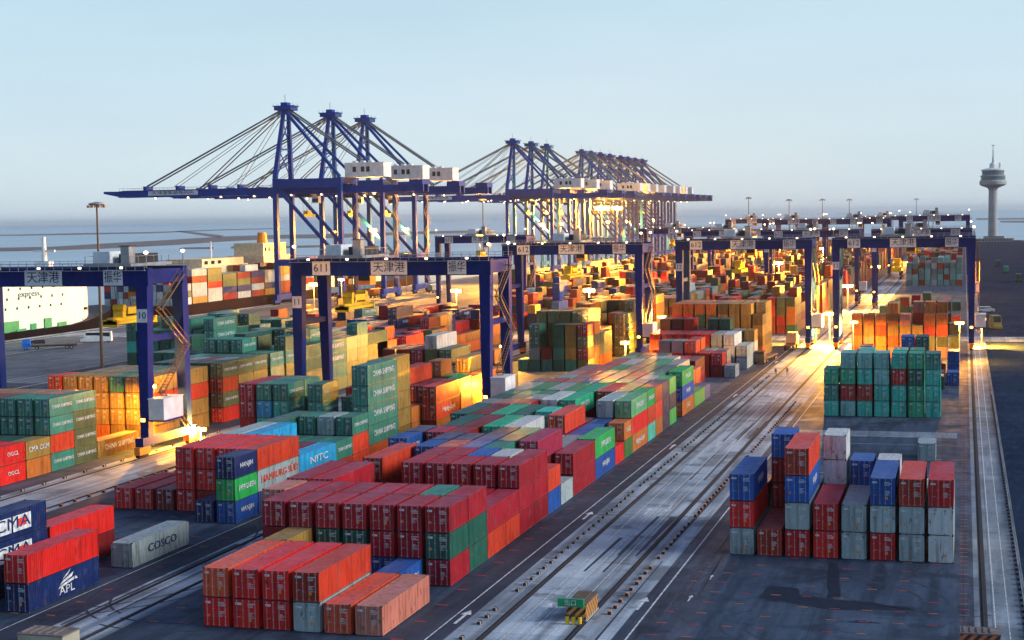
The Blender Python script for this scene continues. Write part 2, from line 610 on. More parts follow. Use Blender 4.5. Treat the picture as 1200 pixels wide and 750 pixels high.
bar_island('mud_flat', [(-60, 291), (0, 290), (60, 289), (130, 285), (200, 281), (262, 277), (330, 275), (400, 274), (470, 272), (560, 270)],
           [(-60, 295), (0, 294), (60, 293), (130, 291), (200, 287), (262, 283), (330, 279.5), (400, 278.5), (470, 275), (560, 272)], 1)
bar_island('mud_flat', [(-60, 275), (20, 274.6), (90, 273.4), (180, 272), (260, 268.6), (330, 267)],
           [(-60, 276.4), (20, 276), (90, 275), (180, 273.2), (260, 270), (330, 268)], 2)
bar_island('mud_flat', [(210, 270.5), (228, 272), (262, 276)], [(206, 271.5), (226, 274), (256, 278.5)], 3)
bar_island('mud_flat', [(215, 290), (250, 289.5)], [(210, 291.6), (250, 291.2)], 4)
bar_island('mud_flat', [(272, 288.5), (330, 288), (380, 287)], [(270, 290.4), (330, 290), (380, 289)], 5)
bar_island('breakwater', [(1144, 255.6), (1200, 255.2), (1260, 254.6)], [(1144, 257.4), (1200, 257.2), (1260, 256.6)], 6)
bar_island('breakwater', [(1172, 258.8), (1200, 258.6), (1260, 258)], [(1172, 260.4), (1200, 260.6), (1260, 260)], 7)
# quay edge wall with fenders
b = MB(); b.box(-278.1, -80, -5, -277.5, YMAX, .35)
struct('quay_edge', b, M['strip'])

# ------------------------------------------------------------------ containers
C = {'r': (.82, .018, .012), 'R': (.60, .012, .010), 'm': (.44, .008, .022), 'd': (.24, .010, .010), 'X': (.76, .055, .015), 'O': (.80, .10, .03),
     'o': (.72, .20, .03), 'y': (.42, .25, .05), 'v': (.13, .16, .06), 't': (.035, .25, .17), 'T': (.012, .12, .075), 'g': (.02, .46, .09),
     'G': (.015, .42, .20), 'l': (.16, .48, .20), 'b': (.010, .10, .40), 'n': (.006, .024, .12), 'c': (.02, .40, .68), 'w': (.70, .70, .66),
     's': (.40, .48, .46), 'P': (.50, .02, .08), 'p': (.60, .20, .13), 'a': (.04, .56, .40), 'e': (.22, .56, .48)}
CN = {'r': 'bright red', 'R': 'red', 'm': 'maroon', 'd': 'dark red', 'X': 'orange-red', 'O': 'vermilion', 'o': 'orange', 'y': 'tan yellow', 'v': 'olive', 't': 'teal green',
      'T': 'dark green', 'g': 'green', 'G': 'sea green', 'l': 'light green', 'b': 'blue', 'n': 'navy', 'c': 'sky blue', 'w': 'white', 's': 'grey', 'P': 'magenta',
      'p': 'salmon', 'a': 'turquoise', 'e': 'pale green'}
X0 = {'M': -48.1, 'L': -82.4, 'R': -2.15, 'LL': -125.55, 'LLL': -162.4}
W = 2.44
LEN = {20: 6.06, 40: 12.19}
LIST = []     # (block, k, x, y0, L, z0, h, code, side text, zone, n levels, level)


def S(zone, blk, Y, L, cols, h=2.59, text=None):
    """cols: {column: codes bottom to top}; column 0 is the rightmost slot of its block"""
    for k, codes in cols.items():
        x = X0[blk] - 2.82 * k
        for i, cde in enumerate(codes):
            tx = None
            if text and k in text:
                tt = text[k]
                tx = tt[i] if isinstance(tt, (list, tuple)) else tt
            LIST.append(dict(blk=blk, k=k, x=x, y=Y, L=L, z=i * (h + .01), h=h, c=cde, t=tx, zone=zone, n=len(codes), i=i))


def fill(zone, blk, Y0, Y1, ks, mean, pal, seed, skip=(), p40=.35, gap=.1, h=2.59):
    r_ = random.Random(seed)
    for k in ks:
        y = Y0
        while y < Y1:
            L = 40 if r_.random() < p40 else 20
            if r_.random() < gap:
                y += LEN[L] + .1; continue
            n = max(1, min(5, round(r_.gauss(mean, .7))))
            main = r_.choice(pal)
            codes = ''.join(main if r_.random() < .55 else r_.choice(pal) for _ in range(n))
            S(zone, blk, y, L, {k: codes}, h)
            y += LEN[L] + .14


Z1, Z2, Z3 = 'nearest red cluster', 'maroon cluster', 'long mixed block'
S(Z1, 'M', 122.6, 40, {5: 'rO', 4: 'rr', 3: 'rr', 2: 'sX', 1: 'O', 0: 'p'})
S(Z2, 'M', 134.85, 20, {5: 'my', 1: 'b'})
S(Z2, 'M', 140.95, 20, {6: 'mmm', 5: 'Tmm', 4: 'mTm', 3: 'mTm', 2: 'bmm', 1: 'Tmm', 0: 'mTm'}, 2.55)
S(Z2, 'M', 147.1, 20, {7: 'mmp', 6: 'mmm', 5: 'mmm', 4: 'mmm', 3: 'mmm', 2: 'mmm', 1: 'mmt', 0: 'TTm'}, 2.55)
S(Z2, 'M', 153.25, 40, {7: 'mmm', 6: 'mmm', 3: 'mm', 2: 'mm', 1: 'mm', 0: 'Xm'}, 2.6)
S(Z2, 'M', 165.5, 20, {4: 'mmm', 3: 'mmm', 2: 'mmm', 1: 'mmm', 0: 'mmm'}, 2.6)
S(Z2, 'M', 168, 40, {6: 'rrX'}, 2.6)
S(Z2, 'M', 171.65, 20, {4: 'mmm', 3: 'mmm', 2: 'mmb', 1: 'mmw', 0: 'mmm'}, 2.6)
S(Z3, 'M', 177.8, 20, {5: 'mmb', 4: 'mmO', 3: 'mmb', 2: 'mmt', 1: 'ww', 0: 'bX'})
S(Z3, 'M', 184.0, 20, {7: 'mmb', 5: 'mmn', 4: 'mmn', 3: 'mmb', 2: 'mmt', 0: 's'})
S(Z3, 'M', 184.0, 40, {1: 'mmP'})
S(Z3, 'M', 190.2, 20, {7: 'mmn', 6: 'mmm', 5: 'mmd', 3: 'mmn', 2: 'mmG'})
S(Z3, 'M', 190.3, 40, {0: 'mm'}, 2.7)
S(Z3, 'M', 196.4, 40, {6: 'mmT', 5: 'mmd', 4: 'mmG', 3: 'mPw', 2: 'ms', 1: 'ss'})
S(Z3, 'M', 202.65, 40, {0: 'bg'}, 2.75, text={0: ('han', 'ever')})
S(Z3, 'M', 208.8, 40, {7: 'mmT', 6: 'mmd', 5: 'mmG', 4: 'mmT', 2: 'mmX', 1: 'sb'})
S(Z3, 'M', 212.6, 20, {3: 'mma'})
S(Z3, 'M', 214.95, 20, {0: 'r'}); S(Z3, 'M', 221.1, 20, {0: 'go', 5: 'mmr', 1: 'bb', 2: 'mm', 7: 'mmw', 6: 'mmp'}, text={0: ('ever', 'uasc')})
S(Z3, 'M', 226.4, 40, {0: 'orl', 1: 'mms', 3: 'mmG', 4: 'mmw'}, text={0: ('hap', None, 'ever')})
S(Z3, 'M', 227.4, 20, {5: 'mmw', 6: 'mmG', 7: 'mmT'}); S(Z3, 'M', 233.6, 20, {5: 'mmG', 6: 'mml', 7: 'mmG'})
S(Z3, 'M', 238.8, 20, {0: 'arg'}, text={0: ('ever', None, 'ever')}); S(Z3, 'M', 238.8, 40, {2: 'mmX', 3: 'mmG', 4: 'mmg', 5: 'mmw', 6: 'mmg', 7: 'mms', 1: 'mmG'})
S(Z3, 'M', 245.1, 20, {0: 'orX'}, text={0: ('hap', None, None)})
S(Z3, 'M', 251.4, 20, {0: 'nnn', 1: 'mmb', 2: 'mmG', 3: 'mmg', 4: 'mmb', 5: 'mmp', 6: 'mmr', 7: 'mmp'}, text={0: 'cma'})
S(Z3, 'M', 257.7, 20, {0: 'gng', 1: 'mms', 2: 'mmr', 3: 'mmb', 4: 'mmr', 5: 'mmp', 6: 'mms', 7: 'mm'}, text={0: ('ever', 'cma', 'ever')})
S(Z3, 'M', 264.0, 20, {1: 'mmt', 2: 'mmO', 3: 'mmG', 4: 'mmb', 5: 'mmX', 6: 'mmp'})
S(Z3, 'M', 269.9, 40, {0: 'obg', 1: 'mmt', 2: 'mmv', 3: 'mmp', 4: 'mmg', 5: 'mmO', 6: 'mmp'}, text={0: ('uasc', None, 'ever')})
S(Z3, 'M', 282.4, 40, {0: 'g', 1: 'mmw', 2: 'mmg', 3: 'mmv', 4: 'mmw', 5: 'mmX', 6: 'mO'}, text={0: 'ever'})
S(Z3, 'M', 294.8, 20, {0: 'b', 1: 'mX', 2: 'mmw', 3: 'mmw', 4: 'mmT', 5: 'mml'})
S(Z3, 'M', 301.2, 20, {1: 'mr', 2: 'mX', 3: 'mmv', 4: 'mmO', 5: 'mmT'})

Z4, Z5, Z6 = 'left foreground group', 'red and blue group', 'left middle block'
S(Z4, 'L', 123.3, 40, {0: 'nr', 2: 'nnn'}, 2.65, text={0: ('apl', None), 2: (None, 'cma2', 'cma2')})
S(Z4, 'L', 136.0, 40, {2: 'dr', 3: 'd'}, 2.6)
S(Z4, 'L', 141.9, 40, {0: 's'}, text={0: 'cosco'})
S(Z5, 'L', 165.7, 20, {0: 'bgn', 1: 'n'}, text={0: ('han', 'ever', 'han')})
S(Z5, 'L', 171.9, 40, {0: 'bsX', 1: 'rrr', 2: 'rrr', 3: 'rrr', 4: 'd', 5: 'R', 6: 'r'}, 2.6, text={0: ('han', 'hamburg', None)})
S(Z5, 'L', 184.2, 40, {0: 'mc', 1: 'md', 2: 'mmc', 3: 'mms'}, text={0: (None, 'nitc')})
S(Z6, 'L', 196.4, 20, {0: 'mt', 1: 'mt', 2: 'mt', 3: 'ttt'}, text={0: 'cs'})
S(Z6, 'L', 202.5, 20, {0: 'rXt', 1: 'tTs', 2: 'ttt', 3: 'mmt', 4: 'tt'}, text={0: (None, None, 'cs')})
S(Z6, 'L', 208.7, 40, {0: 'Xtttt', 1: 'tt'}, 2.85, text={0: (None, 'cs', 'cs', 'cs', 'cs')})
S(Z6, 'L', 219, 20, {7: 'tact', 6: 'ttat', 4: 'tttt'}, 2.6, text={6: 'cs', 4: 'cs'})
S(Z6, 'L', 219, 40, {8: 'mmmm'}, 2.6)
S(Z6, 'L', 225.3, 20, {7: 'tttt', 6: 'tttt', 5: 'ttt', 3: 'ttt', 2: 'tt'}, 2.6)
S(Z6, 'L', 222, 40, {1: 'yyyyy'}, 2.75)
S(Z6, 'L', 234.5, 20, {2: 'oo', 3: 'oo', 4: 'oo', 1: 'oo'})
S(Z6, 'L', 238.6, 40, {0: 'dXX'}, 2.7, text={0: (None, 'hap', None)})
S(Z6, 'L', 241, 40, {1: 'mmd', 3: 'mmd', 2: 'mmmX'}, 2.65, text={1: (None, None, 'han')})
S(Z6, 'L', 251.4, 20, {0: 'mmg'}, 2.7, text={0: (None, None, 'ever')})
S(Z6, 'L', 257.9, 20, {0: 'ooo', 1: 'oog', 2: 'yyyo', 3: 'ooo'})
S(Z6, 'L', 265, 40, {0: 'oyo', 1: 'yyyy', 2: 'yoy', 3: 'vvo', 4: 'vv', 5: 'rd'})
S(Z6, 'L', 281, 40, {3: 'vvv', 4: 'vvvv', 5: 'vvvvw', 6: 'vddm', 7: 'Tdmm', 8: 'TTnd'})
S(Z6, 'L', 281, 20, {0: 'oyy', 1: 'ooyo', 2: 'yyo'})
S(Z6, 'L', 262, 20, {7: 'tTt', 6: 'dmt', 8: 'mm'})

Z7 = 'olive and teal block'
ZF = 'left edge block'
S(ZF, 'LL', 183.3, 20, {0: 'rr', 1: 'rr'}, 2.62, text={0: 'oocl'})
S(ZF, 'LL', 189.6, 20, {0: 'oy', 1: 'rT', 2: 'TT'}, text={0: (None, 'cma')})
S(ZF, 'LL', 195.8, 20, {0: 'tXtt', 1: 'TTtt', 2: 'TTtt', 3: 'dTtd', 4: 'ddmm', 5: 'dmmm', 6: 'mmdm', 7: 'mmmd'}, text={0: ('cs', None, 'cs', 'cs')})
S(ZF, 'LL', 202.0, 20, {0: 'vvvt', 1: 'yyyo', 2: 'yyoo', 3: 'ooyy', 4: 'yyyo', 5: 'yooy', 6: 'oyyy', 7: 'yyyo'}, text={0: 'cs'})
S(ZF, 'LL', 208.3, 40, {0: 'y'}, text={0: 'cs'})
S(Z7, 'LL', 226, 20, {1: 'yyyy', 2: 'yyyt', 3: 'oyyy', 4: 'yyyy', 5: 'yyyy', 6: 'yyyX', 0: 'yyXy'}, 2.62, text={2: 'cs'})
S(Z7, 'LL', 232.3, 40, {1: 'yyyy', 2: 'yyyt', 3: 'oyyy', 4: 'yyyy', 5: 'yyyy', 0: 'yyXy'}, 2.62)
S(Z7, 'LL', 250.2, 20, {0: 'rvXv', 1: 'vnXv', 2: 'vvrv', 3: 'tvvt', 4: 'tttt'}, text={0: (None, 'cs', None, 'cs')})
S(Z7, 'LL', 256.4, 20, {0: 'rvvv', 1: 'vvts', 2: 'tttm', 3: 'ttts', 4: 'tttm'}, text={0: (None, 'cs', 'cs', 'cs')})
S(Z7, 'LL', 262.6, 20, {0: 'vvvv', 1: 'ttTt', 2: 'tttt', 3: 'tttt', 4: 'ttta'}, text={0: 'cs'})
S(Z7, 'LL', 270, 20, {0: 'tttt', 1: 'dttt', 2: 'ttTtt', 3: 'ttttt', 4: 'ttttt', 5: 'tttt', 6: 'tttt', 7: 'ttTt', 8: 'tttt'}, text={2: 'cs', 0: 'cs'})
fill(Z7, 'LL', 277, 322, range(0, 9), 3.9, 'tttTTT', 11, gap=.0)
Z8 = 'red and navy block'
fill(Z8, 'LL', 326, 372, range(0, 9), 3.2, 'RRrmnnbTX', 12, gap=.05)
fill(Z8, 'LL', 378, 432, range(0, 9), 3.0, 'RRrmnndX', 13, gap=.1)
Z9 = 'quay side teal rows'
fill(Z9, 'LLL', 326, 366, range(0, 9), 4.0, 'tttTTa', 14, gap=.0)
fill(Z9, 'LLL', 368, 430, range(0, 9), 2.6, 'tTTndR', 15, gap=.1)

ZA = 'front right stack'
S(ZA, 'R', 160.6, 40, {7: 'srb', 6: 'X', 5: 'RsbX', 4: 'rR', 3: 'ssc', 2: 'Rsb', 1: 'ssX', 0: 'wwR'}, 2.78)
for d in LIST:
    if d['zone'] == ZA and d['k'] in (3,) and d['i'] == 2:
        LIST.remove(d); break
S(ZA, 'R', 173.2, 20, {7: 'sn', 6: 'nRRb', 5: 'ss', 4: 'ssww', 3: 'wnb', 2: 'Rww', 1: 'ss', 0: 'ww'}, 2.7)
S('behind front right stack', 'R', 226, 20, {1: 's'})
ZB = 'turquoise stack'
S(ZB, 'R', 274.3, 20, {7: 'atG', 6: 'eRGe', 5: 'aXae', 4: 'aaee', 3: 'aaRa', 2: 'GGTG', 1: 'aaat'}, 2.72)
LIST[-1]['z'] += 0
S(ZB, 'R', 281, 20, {6: 'www', 5: 'wwwa', 4: 'aaw', 3: 'aaaa', 2: 'GGGG', 7: 'TR'}, 2.72)
ZC = 'behind the turquoise stack'
S(ZC, 'R', 318, 20, {7: 'w', 6: 'nws', 5: 'nn', 4: 'nR', 3: 'Rnnb', 2: 'TTTT', 1: 'T'})
S(ZC, 'R', 326, 20, {0: 'b', 6: 'rRR', 5: 'RR', 1: 'R'})
S(ZC, 'R', 345, 20, {0: 'bb', 1: 'R', 3: 'RRR'})
ZD = 'lamp side orange stacks'
S(ZD, 'R', 386, 20, {8: 'oooo', 7: 'ypyo', 6: 'yoXo', 5: 'poyoo', 4: 'ypyp', 3: 'Xdy', 2: 'yvXo', 1: 'pvXo', 0: 'yv'})
S(ZD, 'R', 392.5, 20, {8: 'oov', 7: 'ooo', 6: 'voo', 5: 'oovyg', 3: 'oooXp', 2: 'oooXo', 1: 'oooXo', 0: 'oyv'})
fill('dark green rows', 'R', 460, 500, range(0, 8), 2.6, 'TTnvRT', 21, gap=.15)
fill('pale green rows', 'R', 760, 800, range(0, 9), 4, 'eeesRR', 22, gap=.03, p40=0)
fill('pale green rows', 'R', 830, 900, range(0, 9), 4, 'eTRsR', 23, gap=.1)
fill('far right rows', 'R', 940, 1500, range(0, 9), 3, 'TRmsod', 24, gap=.25)

ZE = 'glow side tan stacks'
S(ZE, 'L', 345, 20, {5: 't', 4: 'tsTT', 3: 'td', 2: 'ttTT', 1: 'tyyy', 0: 'vdvd', 7: ''}, 2.65)
S(ZE, 'L', 351.5, 20, {4: 'tTvyv', 3: 'tvvvv', 2: 'tdvvv', 1: 'vyyvv', 0: 'yyvo'}, 2.65)
fill(ZE, 'L', 358, 376, range(0, 5), 4.0, 'vvyyo', 31, gap=.05)
fill('far tan rows', 'L', 384, 432, range(0, 6), 4.4, 'yyovvo', 32, gap=.15)
ZG = 'grey and red corner stacks'
S(ZG, 'M', 318, 40, {2: 'mm', 3: 'mR', 4: 'mX', 5: 'RX', 6: 'RR'})
S(ZG, 'M', 336, 20, {0: 's', 1: 'mR', 2: 'RX', 3: 'RXO', 4: 'mmw', 5: 'RRs'})
S(ZG, 'M', 343, 20, {0: '', 1: 'ms', 2: 'ws', 3: 'RRX', 4: 'RR', 5: 'mX', 6: 'mR'})
S(ZG, 'M', 355, 40, {0: 'ss', 1: 'swwl', 2: 'sss', 3: 'wsr', 4: 'TRR', 5: 'RdR', 6: 'XdX', 7: 'mXX'})
LIST = [d for d in LIST if not (d['zone'] == ZG and d['c'] == 'l')]
S(ZG, 'M', 368, 20, {0: 'ssy', 1: 'sss', 2: 'dTnT', 3: 'TdTT', 4: 'TTn', 5: 'ddTr', 6: 'TTTd', 7: 'oXXo'})
ZH = 'tall tan wall'
S(ZH, 'M', 384, 20, {0: 'oyyy', 1: 'yyyyy', 2: 'yyyyy', 3: 'yyyyy', 4: 'yyyyo', 5: 'yyTTo', 6: 'XXXXo', 7: 'oXXXo'}, 2.6)
S(ZH, 'M', 390.3, 40, {0: 'yyyyy', 1: 'oyyyy', 2: 'yyyyy', 3: 'oyyyy', 4: 'yyyoo', 5: 'oXXXo', 6: 'ooXXo', 7: 'oXXoo'}, 2.6)
fill('warm lit rows', 'M', 460, 620, range(0, 9), 3.7, 'oXRRvyTdm', 41, gap=.12)
fill('warm lit rows', 'M', 660, 900, range(0, 9), 3.7, 'oXRRvyTdm', 42, gap=.2)
fill('warm lit rows', 'M', 930, 1500, range(0, 9), 3.5, 'oXRvyTm', 43, gap=.25)
fill('lamp lit rows', 'L', 460, 620, range(0, 9), 3.8, 'oXyyRvTds', 44, gap=.12)
fill('lamp lit rows', 'L', 660, 1400, range(0, 9), 3.6, 'oXyyRvTm', 45, gap=.2)
fill('lamp lit rows', 'LL', 470, 620, range(0, 9), 2.8, 'oXyRndbv', 46, gap=.25)
fill('lamp lit rows', 'LL', 660, 1400, range(0, 9), 3.4, 'oXyRndv', 47, gap=.2)
fill('lamp lit rows', 'LLL', 640, 1400, range(0, 9), 3, 'oXyRnv', 48, gap=.25)

LIST = [d for d in LIST if d['c'] in C]
for d in LIST:
    d['y1'] = d['y'] + LEN[d['L']]

# which containers show largest from the photographer's place: rays at the boxes
bv, bf = [], []
for d in LIST:
    n = len(bv)
    x0, x1, y0, y1, z0, z1 = d['x'] - W / 2, d['x'] + W / 2, d['y'], d['y1'], d['z'], d['z'] + d['h']
    bv += [(x0, y0, z0), (x1, y0, z0), (x1, y1, z0), (x0, y1, z0), (x0, y0, z1), (x1, y0, z1), (x1, y1, z1), (x0, y1, z1)]
    bf += [tuple(n + i for i in q) for q in ((0, 3, 2, 1), (4, 5, 6, 7), (0, 1, 5, 4), (1, 2, 6, 5), (2, 3, 7, 6), (3, 0, 4, 7))]
tree = BVHTree.FromPolygons(bv, bf)
hits = [0] * len(LIST)
org = Vector((0, 0, CAM_Z))
for py in range(300, 750, 2):
    for px in range(1, 1200, 2):
        h = tree.ray_cast(org, unproject(px, py), 3000)
        if h[2] is not None:
            hits[h[2] // 6] += 1
order = sorted(range(len(LIST)), key=lambda i: -hits[i])
solo = set(i for i in order[:310] if hits[i] > 3)
print('containers', len(LIST), 'solo', len(solo), 'smallest solo', min(hits[i] for i in solo))

# shared container meshes; origin at the base centre of the door end, length towards +Y
cm = {}


def corr_line(y0, y1, per=0.30, amp=0.045):
    n = max(1, int((y1 - y0) / per)); p = (y1 - y0) / n
    out = []
    for i in range(n):
        a = y0 + i * p
        out += [(a, 0), (a + p * .25, 0), (a + p * .37, -amp), (a + p * .87, -amp)]
    out.append((y1, 0))
    return out


def container_body(L, h):
    key = (L, round(h, 2))
    if key in cm:
        return cm[key]
    l = LEN[L]; w = W / 2 - .015
    b = MB(); fr = .09
    for sx in (-1, 1):                                   # corrugated long sides
        ln = corr_line(fr, l - fr)
        for (ya, oa), (yb, ob) in zip(ln, ln[1:]):
            xa, xb = sx * (w - .02 + oa), sx * (w - .02 + ob)
            q = [(xa, ya, .14), (xb, yb, .14), (xb, yb, h - .10), (xa, ya, h - .10)]
            if sx < 0: q.reverse()
            b.quad(*q)
        b.box(sx * w - (.06 if sx > 0 else 0), fr, .05, sx * w + (0 if sx > 0 else .06), l - fr, .14)
        b.box(sx * w - (.06 if sx > 0 else 0), fr, h - .10, sx * w + (0 if sx > 0 else .06), l - fr, h - .045)
        for y in (0, l - fr):                            # corner posts
            b.box(min(sx * w, sx * (w - fr)), y, .12, max(sx * w, sx * (w - fr)), y + fr, h - .12)
            for z in (0, h - .12):                       # castings
                b.box(min(sx * (w + .004), sx * (w - .17)), y - .004 if y == 0 else y - .08, z, max(sx * (w + .004), sx * (w - .17)), y + .17 if y == 0 else y + fr + .004, z + .12, 1)
    # roof with shallow cross ribs
    n = int(l / .42); p = (l - .12) / n
    for i in range(n):
        a = .06 + i * p
        zs = h - .07
        b.quad((-w + .06, a, zs), (w - .06, a, zs), (w - .06, a + p * .6, zs), (-w + .06, a + p * .6, zs))
        b.quad((-w + .06, a + p * .6, zs), (w - .06, a + p * .6, zs), (w - .06, a + p * .8, zs + .022), (-w + .06, a + p * .8, zs + .022))
        b.quad((-w + .06, a + p * .8, zs + .022), (w - .06, a + p * .8, zs + .022), (w - .06, a + p, zs), (-w + .06, a + p, zs))
    # far end, corrugated
    ln = corr_line(-w + fr, w - fr)
    for (xa, oa), (xb, ob) in zip(ln, ln[1:]):
        b.quad((xb, l - .02 + ob, .14), (xa, l - .02 + oa, .14), (xa, l - .02 + oa, h - .1), (xb, l - .02 + ob, h - .1))
    b.box(-w + fr, l - .08, .05, w - fr, l, .14); b.box(-w + fr, l - .08, h - .1, w - fr, l, h - .05)
    # door-end header and sill, floor
    b.box(-w + fr, 0, .05, w - fr, .09, .15); b.box(-w + fr, 0, h - .12, w - fr, .09, h - .05)
    b.quad((-w + .05, .05, .13), (-w + .05, l - .05, .13), (w - .05, l - .05, .13), (w - .05, .05, .13), 1)
    cm[key] = b.mesh('container_body', [M['paint'], M['casting']])
    return cm[key]


def door_mesh(h, side, style):
    key = ('door', round(h, 2), side, style)
    if key in cm:
        return cm[key]
    w = W / 2; b = MB()
    x0, x1 = (-w + .1, -.015) if side < 0 else (.015, w - .1)
    z0, z1 = .16, h - .13
    hh = (z1 - z0)
    b.box(x0, .035, z0, x1, .08, z1)                      # leaf
    b.box(x0, .012, z0, x0 + .07, .035, z1); b.box(x1 - .07, .012, z0, x1, .035, z1)
    for k in range(4):                                   # pressed horizontal panels
        za = z0 + hh * (k + .06) / 4; zb = z0 + hh * (k + .80) / 4
        b.box(x0 + .10, .018, za, x1 - .10, .035, zb)
    for fx in (.24, .76):                                # lock rods
        xr = x0 + (x1 - x0) * fx
        b.bar((xr, -.012, z0 - .05), (xr, -.012, z1 + .05), .045, .045, m=1)
        for zc in (z0 + .05, z0 + hh * .33, z0 + hh * .62, z1 - .05):
            b.box(xr - .07, -.03, zc - .035, xr + .07, .018, zc + .035, 1)
        b.box(xr - .02, -.045, z0 + hh * .36, xr + .34 if fx < .5 else xr + .05, -.015, z0 + hh * .36 + .05, 1)
    r_ = random.Random(style * 7 + side)
    if side > 0:                                         # number block and data panel
        for k in range(3):
            b.box(x0 + .16, .008, z1 - .34 - k * .14, x0 + .16 + r_.uniform(.45, .75), .016, z1 - .27 - k * .14, 2)
        for k in range(6):
            b.box(x0 + .18, .008, z0 + hh * .52 - k * .09, x0 + .18 + r_.uniform(.3, .65), .016, z0 + hh * .52 + .035 - k * .09, 2)
        if style % 3 == 0:
            b.box(x0 + .2, .006, z0 + .45, x0 + .48, .016, z0 + .73, 3)
    else:
        b.box(x0 + .12, .008, z1 - .42, x0 + .12 + r_.uniform(.35, .6), .016, z1 - .22, 2)
        if style % 4 == 1:
            b.box(x0 + .2, .006, z0 + .7, x0 + .46, .016, z0 + .95, 3)
    cm[key] = b.mesh('container_door', [M['paint'], M['bars'], M['decal'], M['decal_orange']])
    return cm[key]


LOGO = {'cosco': ('COSCO', .95, 'decal_navy', 1.5), 'cs': ('CHINA SHIPPING', .92, 'decal', 1.0), 'ever': ('EVERGREEN', .85, 'decal', 1.0), 'hamburg': ('HAMBURG SÜD', 1.0, 'decal_red', 1.25),
        'nitc': ('NITC', 1.05, 'decal', 2.0), 'apl': ('APL', .85, 'decal', 1.5), 'han': ('HANJIN', .8, 'decal', 1.25), 'cma': ('CMA CGM', 1.0, 'decal', 1.1), 'cma2': ('CMA', 1.5, 'decal', 1.7),
        'oocl': ('OOCL', .8, 'decal', 1.2), 'uasc': ('UASC', .9, 'decal', 1.3), 'hap': ('Hapag-Lloyd', .95, 'decal', 1.1), }
AUTO = {'t': 'cs', 'g': 'ever', 'G': 'ever', 'n': 'han', 'v': 'cs', 'b': 'han'}

# labels
ORD = ['', 'first', 'second', 'third', 'fourth', 'fifth', 'sixth', 'seventh', 'eighth', 'ninth', 'tenth', 'eleventh', 'twelfth', '13th', '14th', '15th', '16th', '17th', '18th', '19th', '20th',
       '21st', '22nd', '23rd', '24th', '25th', '26th', '27th', '28th', '29th', '30th']
NUM = ['zero', 'one', 'two', 'three', 'four', 'five', 'six']
rows = {}
for d in LIST:
    rows.setdefault(d['zone'], set()).add(round(d['y'], 1))
cols = {}
for d in LIST:
    cols.setdefault((d['zone'], round(d['y'], 1)), set()).add(d['k'])


def label_of(d):
    yr = sorted(rows[d['zone']]).index(round(d['y'], 1)) + 1
    ks = sorted(cols[(d['zone'], round(d['y'], 1))], reverse=True)
    kc = ks.index(d['k']) + 1
    n, i = d['n'], d['i']
    lev = 'single' if n == 1 else ('top' if i == n - 1 else ('bottom' if i == 0 else ORD[i + 1] + '-up'))
    size = 'short' if d['L'] == 20 else 'long'
    s_ = f"{size} {CN[d['c']]} {lev} container, {ORD[min(kc, 30)]} column from left, {ORD[min(yr, 30)]} row, {d['zone']}"
    return s_


PAINT_VAR = random.Random(5)
group_name = 'shipping containers stacked in the yard'
used_labels = {}
for i in sorted(solo):
    d = LIST[i]
    e = empty('shipping_container', (d['x'], d['y'], d['z'] + .01))
    lab = label_of(d)
    tag(e, lab, 'container', group_name)
    c = C[d['c']]
    v = PAINT_VAR.uniform(.86, 1.12)
    c = tuple(min(.85, x * v) for x in c)
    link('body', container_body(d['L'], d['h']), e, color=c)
    dc = tuple(x * .55 for x in c) if d['c'] == 'X' else c
    if hits[i] > 14:
        sty = PAINT_VAR.randrange(8)
        for side in (-1, 1):
            link('door', door_mesh(d['h'], side, sty), e, color=dc)
    tx = d['t']
    if tx is None and d['c'] in AUTO and PAINT_VAR.random() < .6:
        tx = AUTO[d['c']]
    if tx and hits[i] > 10:
        s_, size, mt, sq = LOGO[tx]
        maxw = (LEN[d['L']] - .9)
        me = text_mesh(s_, size, M[mt], squash=sq, bold=.02)
        wd = max(v_.co.x for v_ in me.vertices) - min(v_.co.x for v_ in me.vertices)
        o = link('lettering', me, e, (W / 2 + .004, LEN[d['L']] * .52, d['h'] * .52))
        o.rotation_euler = FACE_X.to_euler()
        k = min(1, maxw / wd); 
        if d['L'] == 40: k = min(1.5, maxw / wd, 1.25)
        o.scale = (k, min(k, 1.25), 1)
        if tx == 'cma2':                                  # white boxes with a red flash behind the letters
            b = MB()
            for a in (-3.3, .0):
                b.box(-.05, a + .1, -.75, -.012, a + 3.1, .75)
            q = part('logo_panel', b, M['decal'], e, loc=(W / 2 + .05, LEN[40] * .52, d['h'] * .5))
            o.data = text_mesh('CMA', 1.3, M['decal_navy'], squash=1.7, bold=.02)
            o.location.x += .045
            b = MB(); b.box(0, -.8, -.35, .02, .7, .4)
            part('red_flash', b, M['decal_red'], e, loc=(W / 2 + .045, LEN[40] * .52 + 1.6, d['h'] * .5))
        if tx == 'apl':                                   # stylised spread-wing emblem above the letters
            o.location.z -= .62
            b = MB()
            for pts in (((-1.5, -.35), (1.3, .05), (1.5, .35), (-1.2, -.12)), ((-1.2, -.02), (.9, .42), (1.2, .80), (-.7, .30)),
                        ((-.7, .42), (.3, .75), (.75, 1.2), (-.2, .75)), ((1.2, .1), (1.9, .0), (1.75, .25), (1.35, .35))):
                n_ = len(b.v)
                b.v += [(0, y_, z_) for y_, z_ in pts]
                b.f.append((n_, n_ + 1, n_ + 2, n_ + 3)); b.m.append(0)
            part('emblem', b, M['decal'], e, loc=(W / 2 + .012, LEN[40] * .52, d['h'] * .52))

